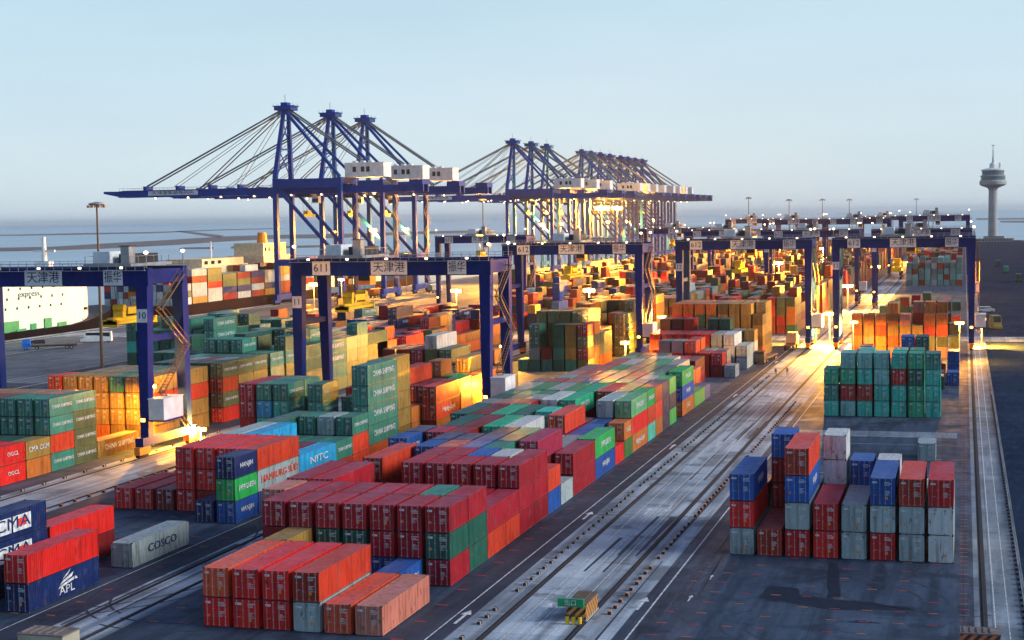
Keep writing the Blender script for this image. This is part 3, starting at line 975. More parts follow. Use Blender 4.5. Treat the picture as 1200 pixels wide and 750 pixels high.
# everything smaller than that, in one mass
mv, mf, mcol = [], [], []
sr = random.Random(3)
for i, d in enumerate(LIST):
    if i in solo:
        continue
    n = len(mv)
    x0, x1, y0, y1, z0, z1 = d['x'] - W / 2, d['x'] + W / 2, d['y'], d['y1'], d['z'] + .01, d['z'] + d['h'] - .02
    mv += [(x0, y0, z0), (x1, y0, z0), (x1, y1, z0), (x0, y1, z0), (x0, y0, z1), (x1, y0, z1), (x1, y1, z1), (x0, y1, z1)]
    v = sr.uniform(.35, .95)
    for q in ((0, 3, 2, 1), (4, 5, 6, 7), (0, 1, 5, 4), (1, 2, 6, 5), (2, 3, 7, 6), (3, 0, 4, 7)):
        mf.append(tuple(n + j for j in q)); mcol.append(tuple(min(.85, x * v) for x in C[d['c']]))
me = bpy.data.meshes.new('distant_containers')
me.from_pydata(mv, [], mf)
at = me.attributes.new('paint', 'FLOAT_COLOR', 'CORNER')
buf = []
for c in mcol:
    for _ in range(4): buf += [c[0], c[1], c[2], 1]
at.data.foreach_set('color', buf)
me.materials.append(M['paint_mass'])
o = link('distant_containers', me)
tag(o, 'mass of small far-off shipping containers filling the rest of the yard', 'containers', kind='stuff')

# ------------------------------------------------------------------ rail mounted yard gantries
SPAN = 33.3
ZB_, ZT = 25.6, 28.2


def make_gantry(frac, number, label, lamp=True):
    e = empty('yard_gantry_crane')
    tag(e, label, 'gantry crane', 'blue yard gantry cranes spanning the container rows')
    D = 11.0
    for y in (0, D):                                     # girders
        b = MB(); b.box(-1.0, y - .7, ZB_, SPAN + 1.0, y + .7, ZT)
        b.box(-1.1, y - .85, ZT, SPAN + 1.1, y + .85, ZT + .12)
        for k in range(1, 9):
            x = SPAN * k / 9
            b.box(x - .06, y - .73, ZB_ - .02, x + .06, y + .73, ZT - .02)
        part('girder', b, M['navy'], e)
    for x in (0, SPAN):
        for y, yb in ((0, -.6), (D, D + .8)):
            b = MB(); b.bar((x, yb, 2.6), (x, y, ZB_), 1.3, 1.5, 1.9, 1.9)
            part('leg', b, M['navy'], e)
        b = MB(); b.box(x - .9, .9, ZB_ + .3, x + .9, D - .9, ZT - .2); part('end_beam', b, M['navy'], e)
        b = MB(); b.box(x - .5, -.4, 17.2, x + .5, D + .3, 18.1); part('cross_strut', b, M['navy'], e)
        b = MB(); b.box(x - .65, -3.0, 1.7, x + .65, D + 3.2, 3.0)
        part('sill_beam', b, M['navy'], e)
        for y in (-2.2, D + 2.4):
            b = MB(); b.box(x - .5, y - 1.6, .55, x + .5, y + 1.6, 1.7)
            for q in (-1.1, -.35, .35, 1.1):
                b.cyl((x - .3, y + q, .42), (x + .3, y + q, .42), .36, n=12, m=1)
            part('bogie', b, [M['orange'], M['tyre']], e)
    # railings and walkway on the near girder
    b = MB()
    for y in (-1.5, D + 1.5):
        b.box(-1, y - .35, ZT - .25, SPAN + 1, y + .35, ZT - .2)
        for k in range(0, 24):
            x = -.9 + k * (SPAN + 1.8) / 23
            b.box(x - .03, y - .03, ZT - .2, x + .03, y + .03, ZT + .9)
        for z in (ZT + .4, ZT + .9):
            b.box(-1, y - .03, z - .03, SPAN + 1, y + .03, z + .03)
    part('walkway', b, M['steel'], e)
    # stairs on the right-hand frame
    b = MB()
    x = SPAN + 1.5
    pts = [(D - 1, 3), (1.5, 9.5), (D - 1, 16), (1.5, 22), (D - 2, 27)]
    for (ya, za), (yb, zb) in zip(pts, pts[1:]):
        for xx in (x - .45, x + .45):
            b.bar((xx, ya, za), (xx, yb, zb), .10, .22)
            b.bar((xx, ya, za + 1), (xx, yb, zb + 1), .06)
        nst = 16
        for k in range(nst):
            t = (k + .5) / nst
            b.box(x - .42, ya + (yb - ya) * t - .14, za + (zb - za) * t - .03, x + .42, ya + (yb - ya) * t + .14, za + (zb - za) * t + .03)
        b.box(x - .6, yb - .7, zb - .06, x + .6, yb + .7, zb)
    part('stairs', b, M['rust_steel'], e)
    # electrical room on the sill, white
    b = MB(); b.box(SPAN + .9, -1.5, 5.6, SPAN + 3.4, 4.6, 8.7); b.box(SPAN + .8, -1.6, 8.7, SPAN + 3.5, 4.7, 8.82)
    b.box(SPAN + .3, -1.0, 5.3, SPAN + 3.4, 4.4, 5.6, 1)
    part('electrical_room', b, [M['white'], M['navy']], e)
    # boards
    for fx, w, s_, sq in ((.50, 6.4, '天津港', 1.0), (.857, 3.2, '振华', .78)) + (((.135, 3.2, number, 1.0),) if len(number) > 2 else ()):
        b = MB(); b.box(SPAN * fx - w / 2, -.86, ZB_ + .15, SPAN * fx + w / 2, -.78, ZT - .12)
        bo = part('name_board', b, M['white'], e)
        letter(s_, 1.9, M['decal_navy'], bo, (SPAN * fx, -.88, (ZB_ + ZT) / 2 + .02), 'y', squash=sq, bold=.02)
    xx = 0 if len(number) > 2 else SPAN
    b = MB(); b.box(xx - .85, -1.06, 20.2, xx + .85, -.98, 22.2)
    bo = part('number_plate', b, M['white'], e)
    letter(number[-2:], 1.5, M['decal_navy'], bo, (xx, -1.09, 21.2), 'y', bold=.02)
    # trolley with machinery, cabin, ropes and spreader
    tx = SPAN * frac
    b = MB()
    b.box(tx - 4, -.9, ZT + .35, tx + 4, D + .9, ZT + .8, 0)
    b.box(tx - 3.4, 1, ZT + .8, tx - .6, 6, ZT + 2.6, 1)
    b.box(tx + .4, 2, ZT + .8, tx + 3.2, 9, ZT + 2.2, 2)
    b.cyl((tx - 2.6, 7.6, ZT + 1.6), (tx + .2, 7.6, ZT + 1.6), .75, n=14, m=0)
    b.box(tx + 2.2, -.6, ZT + .8, tx + 3.6, 1.2, ZT + 3.4, 0)
    b.box(tx + 2.0, -.8, ZT + 3.4, tx + 3.8, 1.4, ZT + 3.5, 2)
    for qx in (-3.8, 3.8):
        for k in range(6):
            b.box(tx + qx - .04, -.7 + k * 2.4, ZT + .8, tx + qx + .04, -.62 + k * 2.4, ZT + 1.9, 0)
        b.box(tx + qx - .04, -.7, ZT + 1.85, tx + qx + .04, D + .9, ZT + 1.92, 0)
    tr = part('trolley', b, [M['steel'], M['white'], M['dark']], e)
    b = MB(); b.box(tx + 2.4, .9, ZB_ - 1.6, tx + 4.6, 3.6, ZB_ + .6); b.box(tx + 2.5, .86, ZB_ - .9, tx + 4.5, .9, ZB_ + .2, 1)
    part('operator_cabin', b, [M['orange'], M['glass']], tr)
    zs = 19.8
    b = MB()
    b.box(tx - 1.0, 3.2, zs + 1.4, tx + 1.0, D - 3.2, zs + 2.4)          # head block
    b.box(tx - 1.15, -.6, zs, tx + 1.15, D + .6, zs + .5)                # spreader frame
    b.box(tx - .5, -.6, zs + .5, tx + .5, D + .6, zs + 1.0)
    for y in (-.6, D + .2):
        b.box(tx - 1.25, y, zs - .35, tx + 1.25, y + .45, zs + .7)
    for y in (2.4, D - 2.4):
        b.box(tx - .8, y - .5, zs + 1.0, tx + .8, y + .5, zs + 1.9)
        b.cyl((tx - .9, y, zs + 2.4), (tx + .9, y, zs + 2.4), .55, n=12)
    sp = part('spreader', b, M['yellow'], e)
    b = MB()
    for x in (-.9, .9):
        for y in (3.4, D - 3.4):
            b.bar((tx + x * 1.8, y - .4, ZT + .4), (tx + x, y, zs + 2.2), .07)
            b.bar((tx + x * 1.6, y + .5, ZT + .4), (tx + x * .8, y + .3, zs + 2.2), .07)
    part('hoist_ropes', b, M['cable'], e)
    # lamp posts at the corners and floodlights along the girder
    b = MB()
    fl = []
    for x, y in ((SPAN + .6, -.3), (SPAN + .6, D + .3), (-.6, -.3)):
        b.bar((x, y, ZT), (x, y, ZT + 2.2), .12)
        fl.append((x, y, ZT + 2.4))
    part('lamp_posts', b, M['steel'], e)
    for p in fl:
        b = MB(); b.lathe([(.05, p[2] - .25), (.28, p[2] - .12), (.34, p[2]), (.26, p[2] + .18), (.06, p[2] + .26)], 10, 0, p[0], p[1])
        part('lamp_head', b, M['lamp_white'], e)
    for k in range(5):
        x = SPAN * (.08 + .21 * k)
        b = MB(); b.box(x - .28, -1.95, ZT + .05, x + .28, -1.7, ZT + .4, 0); b.box(x - .24, -2.0, ZT + .09, x + .24, -1.95, ZT + .36, 1)
        part('floodlight', b, [M['dark'], M['lamp_white']], e)
    if lamp:
        for x in (0, SPAN):
            b = MB(); b.box(x - .4, -1.7, 5.3, x + .4, -1.3, 5.9, 0); b.box(x - .34, -1.76, 5.36, x + .34, -1.7, 5.84, 1)
            part('leg_floodlight', b, [M['dark'], M['lamp']], e)
    return e


GRP = 'blue yard gantry cranes spanning the container rows'
g1 = make_gantry(.83, '10', 'tall navy gantry crane at the left, numbered 10, its yellow spreader beside its right leg')
g1.location = (-151.4, 212.5, 0)
g2 = make_gantry(.24, '611', 'navy gantry crane numbered 611, second from the left, straddling the teal container stacks')
g2.location = (-108.8, 248.5, 0)
base = make_gantry(.45, '612', 'navy gantry crane in front of the brightest yellow glow, third from the left')
base.location = (-108.8, 376, 0)
more = [(-71.6, 410, 1, 'navy gantry crane spanning the tall tan wall of containers left of two bright lamps'),
        (-31.5, 412, 1, 'navy gantry crane over the orange stacks, its right leg beside the dark road'),
        (-188.6, 560, 1, 'navy gantry crane farthest left beyond crane 611, under the quay crane booms'),
        (-108.8, 640, 1, 'distant navy gantry crane over lamp lit rows, between the two nearest middle cranes'),
        (-71.6, 600, 1, 'distant navy gantry crane directly behind the tan wall of containers'),
        (-31.5, 590, 1, 'distant navy gantry crane over the right rows, first behind the orange stacks'),
        (-151.4, 760, 1, 'distant navy gantry crane left of centre under the far quay cranes'),
        (-71.6, 860, 1.1, 'far navy gantry crane over the warm lit middle rows, third one deep'),
        (-31.5, 840, 1.14, 'far taller navy gantry crane over the right rows, nearest to the tower'),
        (-108.8, 900, 1.1, 'far navy gantry crane beyond the lamp lit rows near the horizon'),
        (-151.4, 1050, 1.1, 'far navy gantry crane under the fourth cluster of quay cranes'),
        (-71.6, 1180, 1.1, 'farthest navy gantry crane on the middle rows under the sea horizon')]
for x, y, zs_, lab in more:
    c = copy_tree(base)
    c.location = (x, y, 0)
    c.scale = (1, 1, zs_)
    c['label'] = lab
far_gantry = None

# ------------------------------------------------------------------ quay cranes
def make_quay_crane():
    e = empty('quay_crane')
    D = 17.0
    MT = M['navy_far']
    for x in (0, 30):
        for y in (0, D):
            b = MB(); b.bar((x, y, 2.5), (x, y, 54), 2.0, 2.2, 1.9, 2.0); part('leg', b, MT, e)
        b = MB(); b.box(x - .9, -3, 2.0, x + .9, D + 3, 4.4); part('sill_beam', b, MT, e)
        for y in (-1.5, D + 1.5):
            b = MB(); b.box(x - .7, y - 3, .9, x + .7, y + 3, 2.0)
            for k in range(4): b.cyl((x - .4, y - 2.2 + k * 1.5, .5), (x + .4, y - 2.2 + k * 1.5, .5), .5, n=10, m=1)
            part('bogie', b, [MT, M['tyre']], e)
        b = MB(); b.box(x - .8, .9, 16.6, x + .8, D - .9, 19.4); part('cross_beam', b, MT, e)
        b = MB(); b.box(x - .8, .9, 51.2, x + .8, D - .9, 53.9); part('cross_beam', b, MT, e)
    for y in (0, D):
        b = MB(); b.box(.9, y - .8, 16.6, 29.1, y + .8, 19.2); part('portal_beam', b, MT, e)
        b = MB(); b.box(-1, y - .8, 49.6, 31, y + .8, 53.6); part('upper_beam', b, MT, e)
        b = MB(); b.bar((.6, y, 50), (29.4, y, 19.2), 1.3); part('diagonal_brace', b, MT, e)
        yt = 6.2 if y == 0 else D - 6.2
        b = MB(); b.bar((0, y, 54), (2.2, yt, 83.5), 1.9, 1.9, 1.4, 1.4)
        part('mast_leg', b, MT, e)
        b = MB(); b.bar((2.6, yt, 83), (30, y, 54.2), 1.15); part('mast_backstay', b, MT, e)
    b = MB()
    for z, f in ((60, .2), (66.5, .42), (73, .64), (79, .85)):
        b.bar((2.2 * f, 6.2 * f, z), (2.2 * f, D - 6.2 * f, z), .55)
    for (za, fa), (zb, fb) in (((54, 0), (66.5, .42)), ((66.5, .42), (79, .85))):
        b.bar((2.2 * fa, 6.2 * fa, za), (2.2 * fb, D - 6.2 * fb, zb), .35); b.bar((2.2 * fa, D - 6.2 * fa, za), (2.2 * fb, 6.2 * fb, zb), .35)
    part('mast_bracing', b, MT, e)
    b = MB(); b.box(-1.8, 4.6, 83.2, 6.0, D - 4.6, 84.8); b.box(-2.8, 5.4, 84.8, 7, D - 5.4, 85.2); b.box(.5, 6.5, 85.2, 3.5, D - 6.5, 86.6)
    for yy in (5.6, D - 5.6):
        for k in range(6): b.bar((-2.6 + k * 1.8, yy, 85.2), (-2.6 + k * 1.8, yy, 86.3), .08)
    b.bar((2, 8, 86), (2, 8, 90), .14)
    part('mast_head', b, MT, e)
    # boom and girder
    b = MB()
    for y in (5.4, D - 5.4):
        b.box(-79, y - .6, 47.2, -1.4, y + .6, 50.1); b.bar((-86.5, y, 49.6), (-79, y, 48.8), .9, 1.0, 1.0, 2.4)
        b.box(-77, y - .75, 50.1, -2, y + .75, 50.3)
    for k in range(12): b.box(-84 + k * 7, 5.4, 48.6, -83.4 + k * 7, D - 5.4, 49.2)
    for k in range(40):
        for y in (4.0, D - 4.0): b.bar((-78 + k * 2, y, 50.2), (-78 + k * 2, y, 51.3), .07)
    for y in (4.0, D - 4.0): b.bar((-78, y, 51.3), (0, y, 51.3), .07); b.box(-78, y - .3, 50.0, 0, y + .3, 50.1)
    for x in (-66, -50, -34, -20): b.box(x - .6, 5, 50.3, x + .6, D - 5, 52.0)
    part('boom', b, MT, e)
    b = MB()
    for y in (5.4, D - 5.4):
        b.box(-1.4, y - .6, 47.2, 66, y + .6, 50.3)
    for k in range(9): b.box(4 + k * 7, 5.4, 48.6, 4.6 + k * 7, D - 5.4, 49.4)
    for k in range(18):
        for y in (4.0, D - 4.0): b.bar((31 + k * 2, y, 50.2), (31 + k * 2, y, 51.4), .07)
    b.box(60, 4, 50.3, 66, D - 4, 52.4)
    part('back_girder', b, MT, e)
    # stays
    for y in (6.4, D - 6.4):
        for x, r in ((-66, .30), (-38, .24), (-52, .12), (-22, .12)):
            b = MB(); b.bar((1.6, y, 83.6), (x, y, 51.6), r * 1.7); part('forestay', b, M['cable'], e)
        b = MB(); b.bar((3, y, 83.6), (52, y, 51), .55); part('backstay', b, M['cable'], e)
    b = MB()
    for yy in (7.6, D - 7.6):
        b.bar((1.6, yy, 84.3), (-66, yy, 52.4), .14); b.bar((3, yy, 84.3), (40, yy, 60), .12)
    part('hoist_ropes', b, M['cable'], e)
    # machinery house
    b = MB(); b.box(30.9, 3.8, 53.8, 48.6, D - 3.8, 59.6); b.box(30.6, 3.5, 59.6, 48.9, D - 3.5, 59.9)
    for k in range(6): b.box(31.5 + k * 3.2, 3.70, 54.0, 31.62 + k * 3.2, 3.8, 59.6)
    for k in range(3): b.box(34 + k * 3.6, 5, 59.9, 35.6 + k * 3.6, 8, 60.7)
    mh = part('machinery_house', b, M['white'], e)
    for k in (3.6, 7.4, 9.8):
        b = MB(); b.box(30.9 + k, 3.70, 56.0, 32.5 + k, 3.76, 58.2); part('window', b, M['glass'], mh)
    # name boards along the boom
    b = MB(); b.box(-64, 4.68, 47.9, -39.5, 4.78, 49.9)
    nb = part('name_board', b, M['white'], e)
    letter('天津港集装箱码头', 1.75, M['decal_navy'], nb, (-51.7, 4.64, 48.9), 'y', squash=1.5, bold=.03)
    # trolley, cab, spreader
    b = MB(); b.box(8, 5.0, 45.9, 14, D - 5, 47.1); part('trolley', b, M['dark'], e)
    b = MB(); b.box(14.2, 6.4, 43.2, 17.2, 9.4, 46.2); b.box(14.3, 6.34, 43.6, 17.1, 6.4, 45.2, 1); part('operator_cab', b, [M['white'], M['glass']], e)
    b = MB(); b.box(9.8, 2.4, 37.5, 12.2, D - 2.4, 38.5); b.box(10, 6.5, 38.5, 12, D - 6.5, 40)
    part('spreader', b, M['yellow'], e)
    b = MB()
    for x in (9, 13):
        for y in (7, D - 7): b.bar((x, y, 46), (11 + (x - 11) * .4, y, 40), .09)
    part('spreader_ropes', b, M['cable'], e)
    # stair tower on the landside leg
    b = MB()
    z = 4.0; y = D - 1; k = 0
    while z < 50:
        y2 = D - 7 if k % 2 == 0 else D - 1
        for x in (31.6, 32.6): b.bar((x, y, z), (x, y2, z + 5), .12, .25); b.bar((x, y, z + 1), (x, y2, z + 6), .07)
        b.box(31.4, min(y, y2) - .1, z - .08, 32.8, min(y, y2) + .9, z)
        y = y2; z += 5; k += 1
    part('stair_tower', b, M['rust_steel'], e)
    for i, (x, y) in enumerate([(-60, 4.2), (-44, 4.2), (-28, 4.2), (-12, 4.2), (8, -1.2), (22, -1.2), (44, 4.2)]):
        b = MB(); b.box(x - .6, y - .3, 46.5, x + .6, y + .3, 47.1, 0); b.box(x - .5, y - .25, 46.42, x + .5, y + .25, 46.5, 1); b.box(x - .35, y - .36, 46.56, x + .35, y - .3, 47.0, 1)
        part('floodlight', b, [M['dark'], M['lamp_white']], e)
    return e


qc = make_quay_crane()
QY = [633, 684, 728, 995, 1041, 1083, 1190, 1222, 1256, 1292, 1335, 1366, 1398, 1430]
QL = ['nearest and tallest blue quay crane, leftmost mast against the sky', 'blue quay crane with the second mast from the left', 'blue quay crane with the third mast from the left, ending the first trio',
      'first blue quay crane of the middle trio, fourth mast from left', 'middle crane of the middle trio of blue quay cranes', 'last crane of the middle trio of blue quay cranes',
      'far blue quay crane starting the tight cluster above the big yellow glow', 'far blue quay crane second in the tight cluster above the glow', 'far blue quay crane third in the tight cluster above the glow',
      'far blue quay crane fourth in the tight cluster above the glow', 'far blue quay crane fifth in the tight cluster above the glow', 'far blue quay crane sixth in the tight cluster above the glow',
      'far blue quay crane second to last on the right', 'farthest blue quay crane, its back girder ending rightmost over the yard']
for i, (y, lab) in enumerate(zip(QY, QL)):
    c = qc if i == 0 else copy_tree(qc)
    c.location = (-276.4, y * .963, 0)
    c.scale = (.963, .963, .977)
    tag(c, lab, 'quay crane', 'blue quay cranes lined up along the water')

# ------------------------------------------------------------------ control tower
t = empty('control_tower', (30, 1800, 0))
t.scale = (.90, .90, .84)
tag(t, 'tall round concrete control tower with a glazed two tier head and mast', 'tower')
b = MB(); b.lathe([(6.2, 0), (5.6, 8), (5.2, 40), (5.0, 66), (6.5, 69), (14, 72)], 28); part('shaft', b, M['concrete'], t)
b = MB(); b.lathe([(14, 72), (15.6, 73.5), (15.8, 77), (14.6, 79)], 32, 0); part('lower_deck', b, M['concrete'], t)
b = MB(); b.lathe([(14.4, 79), (14.2, 83.6)], 32); part('lower_windows', b, simple('teal_glazing', (.05, .13, .15), .2), t)
b = MB(); b.lathe([(14.6, 83.6), (14.9, 84.6), (13.2, 85.4)], 32); part('middle_ring', b, M['concrete'], t)
b = MB(); b.lathe([(12.6, 85.4), (13.2, 91.2)], 32); part('upper_windows', b, simple('blue_grey_glazing', (.10, .18, .21), .2), t)
b = MB(); b.lathe([(13.8, 91.2), (13.9, 92.4), (6, 94.4), (4.4, 94.6), (4.0, 99), (2.6, 101.5)], 28); b.cyl((8, 0, 93), (8, 0, 101), 1.5, n=10); part('roof', b, M['white'], t)
b = MB(); b.cyl((0, 0, 101), (0, 0, 109), 1.1, .8, n=10); b.cyl((0, 0, 109), (0, 0, 124), .5, .3, n=8)
for k in range(5): b.box(-1.6, -.3, 104 + k * 3, 1.6, .3, 104.4 + k * 3)
b.box(-1.6, -1.6, 123.2, 1.6, 1.6, 124)
part('antenna_mast', b, M['steel'], t)
bb = empty('tower_building', (30, 1790, 0))
bb.scale = (.62, .8, .6); tag(bb, 'low flat roofed grey building around the foot of the control tower', 'building')
b = MB(); b.box(-30, -12, 0, 34, -7, 5); b.box(-16, -10, 5, 18, -7.2, 9); part('wall', b, M['concrete'], bb)
b = MB(); b.box(-31, -13, 5, 35, -6.9, 5.6); b.box(-17, -11, 9, 19, -6.9, 9.6); part('roof', b, M['rust_steel'], bb)
b = MB()
for k in range(12): b.box(-28 + k * 5, -12.1, 1.6, -25 + k * 5, -12, 3.8)
part('window', b, M['glass'], bb)

# ------------------------------------------------------------------ high-mast lights
def high_mast(loc, hgt, label):
    e = empty('high_mast_light', loc)
    tag(e, label, 'light mast', 'tall floodlight masts around the yard')
    b = MB(); b.cyl((0, 0, 0), (0, 0, hgt), .42, .2, n=12); part('pole', b, M['rust_steel'], e)
    b = MB(); b.lathe([(1.5, hgt - .2), (1.9, hgt), (1.9, hgt + .25), (.3, hgt + .6)], 16)
    for k in range(8):
        a = k * math.pi / 4
        b.box(1.9 * math.cos(a) - .3, 1.9 * math.sin(a) - .3, hgt - .75, 1.9 * math.cos(a) + .3, 1.9 * math.sin(a) + .3, hgt - .2)
    part('lamp_ring', b, M['steel'], e)
    return e


high_mast((-191.7, 324.2, 0), 39.5, 'tall slim floodlight mast at left standing against the water')
for x, y, h_, lab in ((-322 + 90, 760, 44, 'distant floodlight mast between the first and second crane groups'),
                      (-150, 1150, 46, 'distant floodlight mast under the last boom end'),
                      (-121, 1150, 44, 'distant floodlight mast, left of a pair right of the last boom'),
                      (-100, 1180, 44, 'distant floodlight mast, right of a pair right of the last boom'),
                      (-84, 1230, 44, 'distant floodlight mast standing alone left of the far gantries'),
                      (-45, 1600, 46, 'farthest floodlight mast rising above the far gantries')):
    high_mast((x, y, 0), h_, lab)

# ------------------------------------------------------------------ ships
def hull(e, L, Wd, zdeck, prof_dark, matlow, matup, bow=30, zs=6):
    for q_ in (matlow, matup):
        q_.node_tree.nodes['Principled BSDF'].inputs['Specular IOR Level'].default_value = .02
        q_.node_tree.nodes['Principled BSDF'].inputs['Roughness'].default_value = .9
    """hull running from y=0 (stern) to y=L (bow), x from 0 to -Wd"""
    b = MB(); n = 20; st_ = []
    ys = [0, L * .05, L * .4, L - bow, L - bow * .75, L - bow * .5, L - bow * .28, L - bow * .1, L]
    for y in ys:
        t_ = max(0, (y - (L - bow)) / bow)
        f = math.sqrt(max(0, 1 - t_ ** 2.2)) * (.94 if y == 0 else 1)
        sheer = 4.2 * t_ ** 1.3
        ring = []
        for z, k in ((-4.2, .80), (prof_dark * .4, .93), (prof_dark, 1.0), (zdeck + sheer, 1.0)):
            ff = f * (k if t_ == 0 else max(.02, k - (1 - k) * 2 * t_))
            yy = y + (zdeck + sheer + 4 if False else 0) + (z - 0) * .35 * t_
            ring.append(((-Wd / 2 + Wd / 2 * ff), yy, z))
        full = ring + [(-Wd - x, yy, z) for x, yy, z in reversed(ring)]
        st_.append(full)
    k0 = len(b.v); m_ = len(st_[0])
    for rg in st_: b.v += rg
    for a in range(len(st_) - 1):
        for i in range(m_ - 1):
            b.f.append((k0 + a * m_ + i, k0 + (a + 1) * m_ + i, k0 + (a + 1) * m_ + i + 1, k0 + a * m_ + i + 1))
            b.m.append(0 if i in (0, 1, m_ - 2, m_ - 3) else (2 if i == 3 else 1))
    b.f.append(tuple(range(k0, k0 + m_))); b.m.append(0)
    return part('hull', b, [matlow, matup, M['dark']], e)


ship = empty('cargo_ship', (-280, 251, 0))
tag(ship, 'huge pale green and white car carrier ship moored at the left with dark bow', 'ship')
hull(ship, 246, 30, 2.3, 0.2, simple('dark_hull_paint', (.035, .02, .02), .5), simple('black_hull_paint', (.010, .008, .010), .5), 42)
b = MB()
mint = simple('pale_mint_paint', (.55, .78, .64), .55, vary=.1)
b.box(-29, 10, 2.4, -1, 206, 17.6)
k0 = len(b.v)
prof = [(206, 17.5), (214, 17.0), (221, 15.6), (227, 12.6), (230, 8.8), (230.5, 2.4)]
for y, z in prof:
    t_ = (y - 206) / 25
    inset = 9 * t_ ** 2
    b.v += [(-29 + inset, y, z), (-1 - inset, y, z), (-29 + inset, y, 2.4), (-1 - inset, y, 2.4)]
for i in range(len(prof) - 1):
    a_, c_ = k0 + 4 * i, k0 + 4 * (i + 1)
    for q in ((a_ + 1, c_ + 1, c_, a_), (a_ + 3, c_ + 3, c_ + 1, a_ + 1), (a_, c_, c_ + 2, a_ + 2)):
        b.f.append(q); b.m.append(1)
b.f.append((k0 + 21, k0 + 20, k0 + 22, k0 + 23)[::-1]); b.m.append(1)
su = part('superstructure', b, [mint, M['white']], ship)
b = MB()
for r_ in range(3):
    for k in range(30):
        b.box(-1.0, 20 + k * 6.2 + r_, 9.0 + r_ * 3.0, -.94, 20.9 + k * 6.2 + r_, 9.8 + r_ * 3.0)
for y, z in ((214, 3.0), (219, 2.6), (224, 3.4), (217, 6.5)):
    b.box(-3.0, y, z, -2.2, y + 1.2, z + .9)
part('window', b, M['glass'], su)
letter('express', 2.6, M['decal_navy'], su, (-.9, 182, 13.6), 'x', squash=1.5)
b = MB(); b.box(-.96, 10, 2.4, -.8, 176, 5.6)
for k in range(9): b.box(-.8, 136 + k * 7.7, 2.2, -.6, 139.0 + k * 7.7 + (k % 3), 3.0 + (k * 7 % 5) * .6)
part('green_band', b, M['green'], ship)
b = MB(); b.cyl((-14, 212, 16), (-14, 212, 31), 1.2, .6, n=10); b.box(-18, 211.6, 26, -10, 212.4, 26.7); b.box(-16.5, 210.5, 20, -11.5, 213.5, 23)
part('mast', b, M['white'], ship)

ship2 = empty('container_ship', (-280, 526, 0))
tag(ship2, 'container ship moored behind the first one, deck stacked with grey and red boxes', 'ship')
hull(ship2, 290, 32, 4.0, .3, simple('rust_red_hull_paint', (.09, .02, .015), .5), simple('dark_brown_hull_paint', (.03, .016, .013), .5), 40)
b = MB(); b.box(-30, 104, 4, -12, 136, 20.0); b.box(-28, 108, 20, -14, 132, 25.5)
part('aft_superstructure', b, M['cream'], ship2)
b = MB(); b.box(-30, 46, 4, -12, 88, 17.4); b.box(-29, 48, 17.4, -13, 86, 20.2)
su = part('superstructure', b, M['cream'], ship2)
b = MB()
for r_ in range(3):
    for k in range(5): b.box(-28 + k * 3, 45.94, 5 + r_ * 4, -26.4 + k * 3, 46, 6.6 + r_ * 4)
for k in range(3): b.box(-13, 50 + k * 6, 18.0, -12.94, 53 + k * 6, 19.4)
for k in range(5): b.box(-14.0, 109 + k * 4.2, 22.0, -13.94, 111 + k * 4.2, 23.6)
part('window', b, M['glass'], su)
b = MB(); b.cyl((-20, 120, 25.5), (-20, 120, 30), 2.4, 2.0, n=12); part('funnel', b, M['orange'], ship2)
b = MB(); b.cyl((-20, 70, 20.2), (-20, 70, 27), .5, .3, n=8); part('mast', b, M['white'], ship2)
DK = [(y0, lv) for y0, lv in ((3, 4), (16, 5), (29, 5), (42, 4), (55, 4), (68, 5), (81, 4), (94, 5), (107, 5), (120, 4), (140, 5), (153, 5), (180, 5), (193, 5), (206, 4))]
sr = random.Random(8)
cnt = 0
dv, df, dcol = [], [], []
for y0, lv in DK:
    for k in range(4 if 40 < y0 < 138 else 11):
        n_l = lv - (1 if sr.random() < .3 else 0)
        for j in range(n_l):
            x = -2.2 - 2.75 * k; z = 4.2 + j * 2.6
            c = C[sr.choice('ssvsvswsynndRd')]
            n = len(dv)
            dv += [(x - 1.2, y0, z), (x + 1.2, y0, z), (x + 1.2, y0 + 12.1, z), (x - 1.2, y0 + 12.1, z), (x - 1.2, y0, z + 2.57), (x + 1.2, y0, z + 2.57), (x + 1.2, y0 + 12.1, z + 2.57), (x - 1.2, y0 + 12.1, z + 2.57)]
            for q in ((0, 3, 2, 1), (4, 5, 6, 7), (0, 1, 5, 4), (1, 2, 6, 5), (2, 3, 7, 6), (3, 0, 4, 7)):
                df.append(tuple(n + i for i in q)); dcol.append(c)
me = bpy.data.meshes.new('deck_containers'); me.from_pydata(dv, [], df)
at = me.attributes.new('paint', 'FLOAT_COLOR', 'CORNER'); buf = []
for c in dcol:
    for _ in range(4): buf += [c[0], c[1], c[2], 1]
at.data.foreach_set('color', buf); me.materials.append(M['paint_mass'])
o = link('deck_containers', me, None, (-280, 526, 0))
tag(o, 'grey, white and red containers packed on the deck of the moored ship', 'containers', kind='stuff')

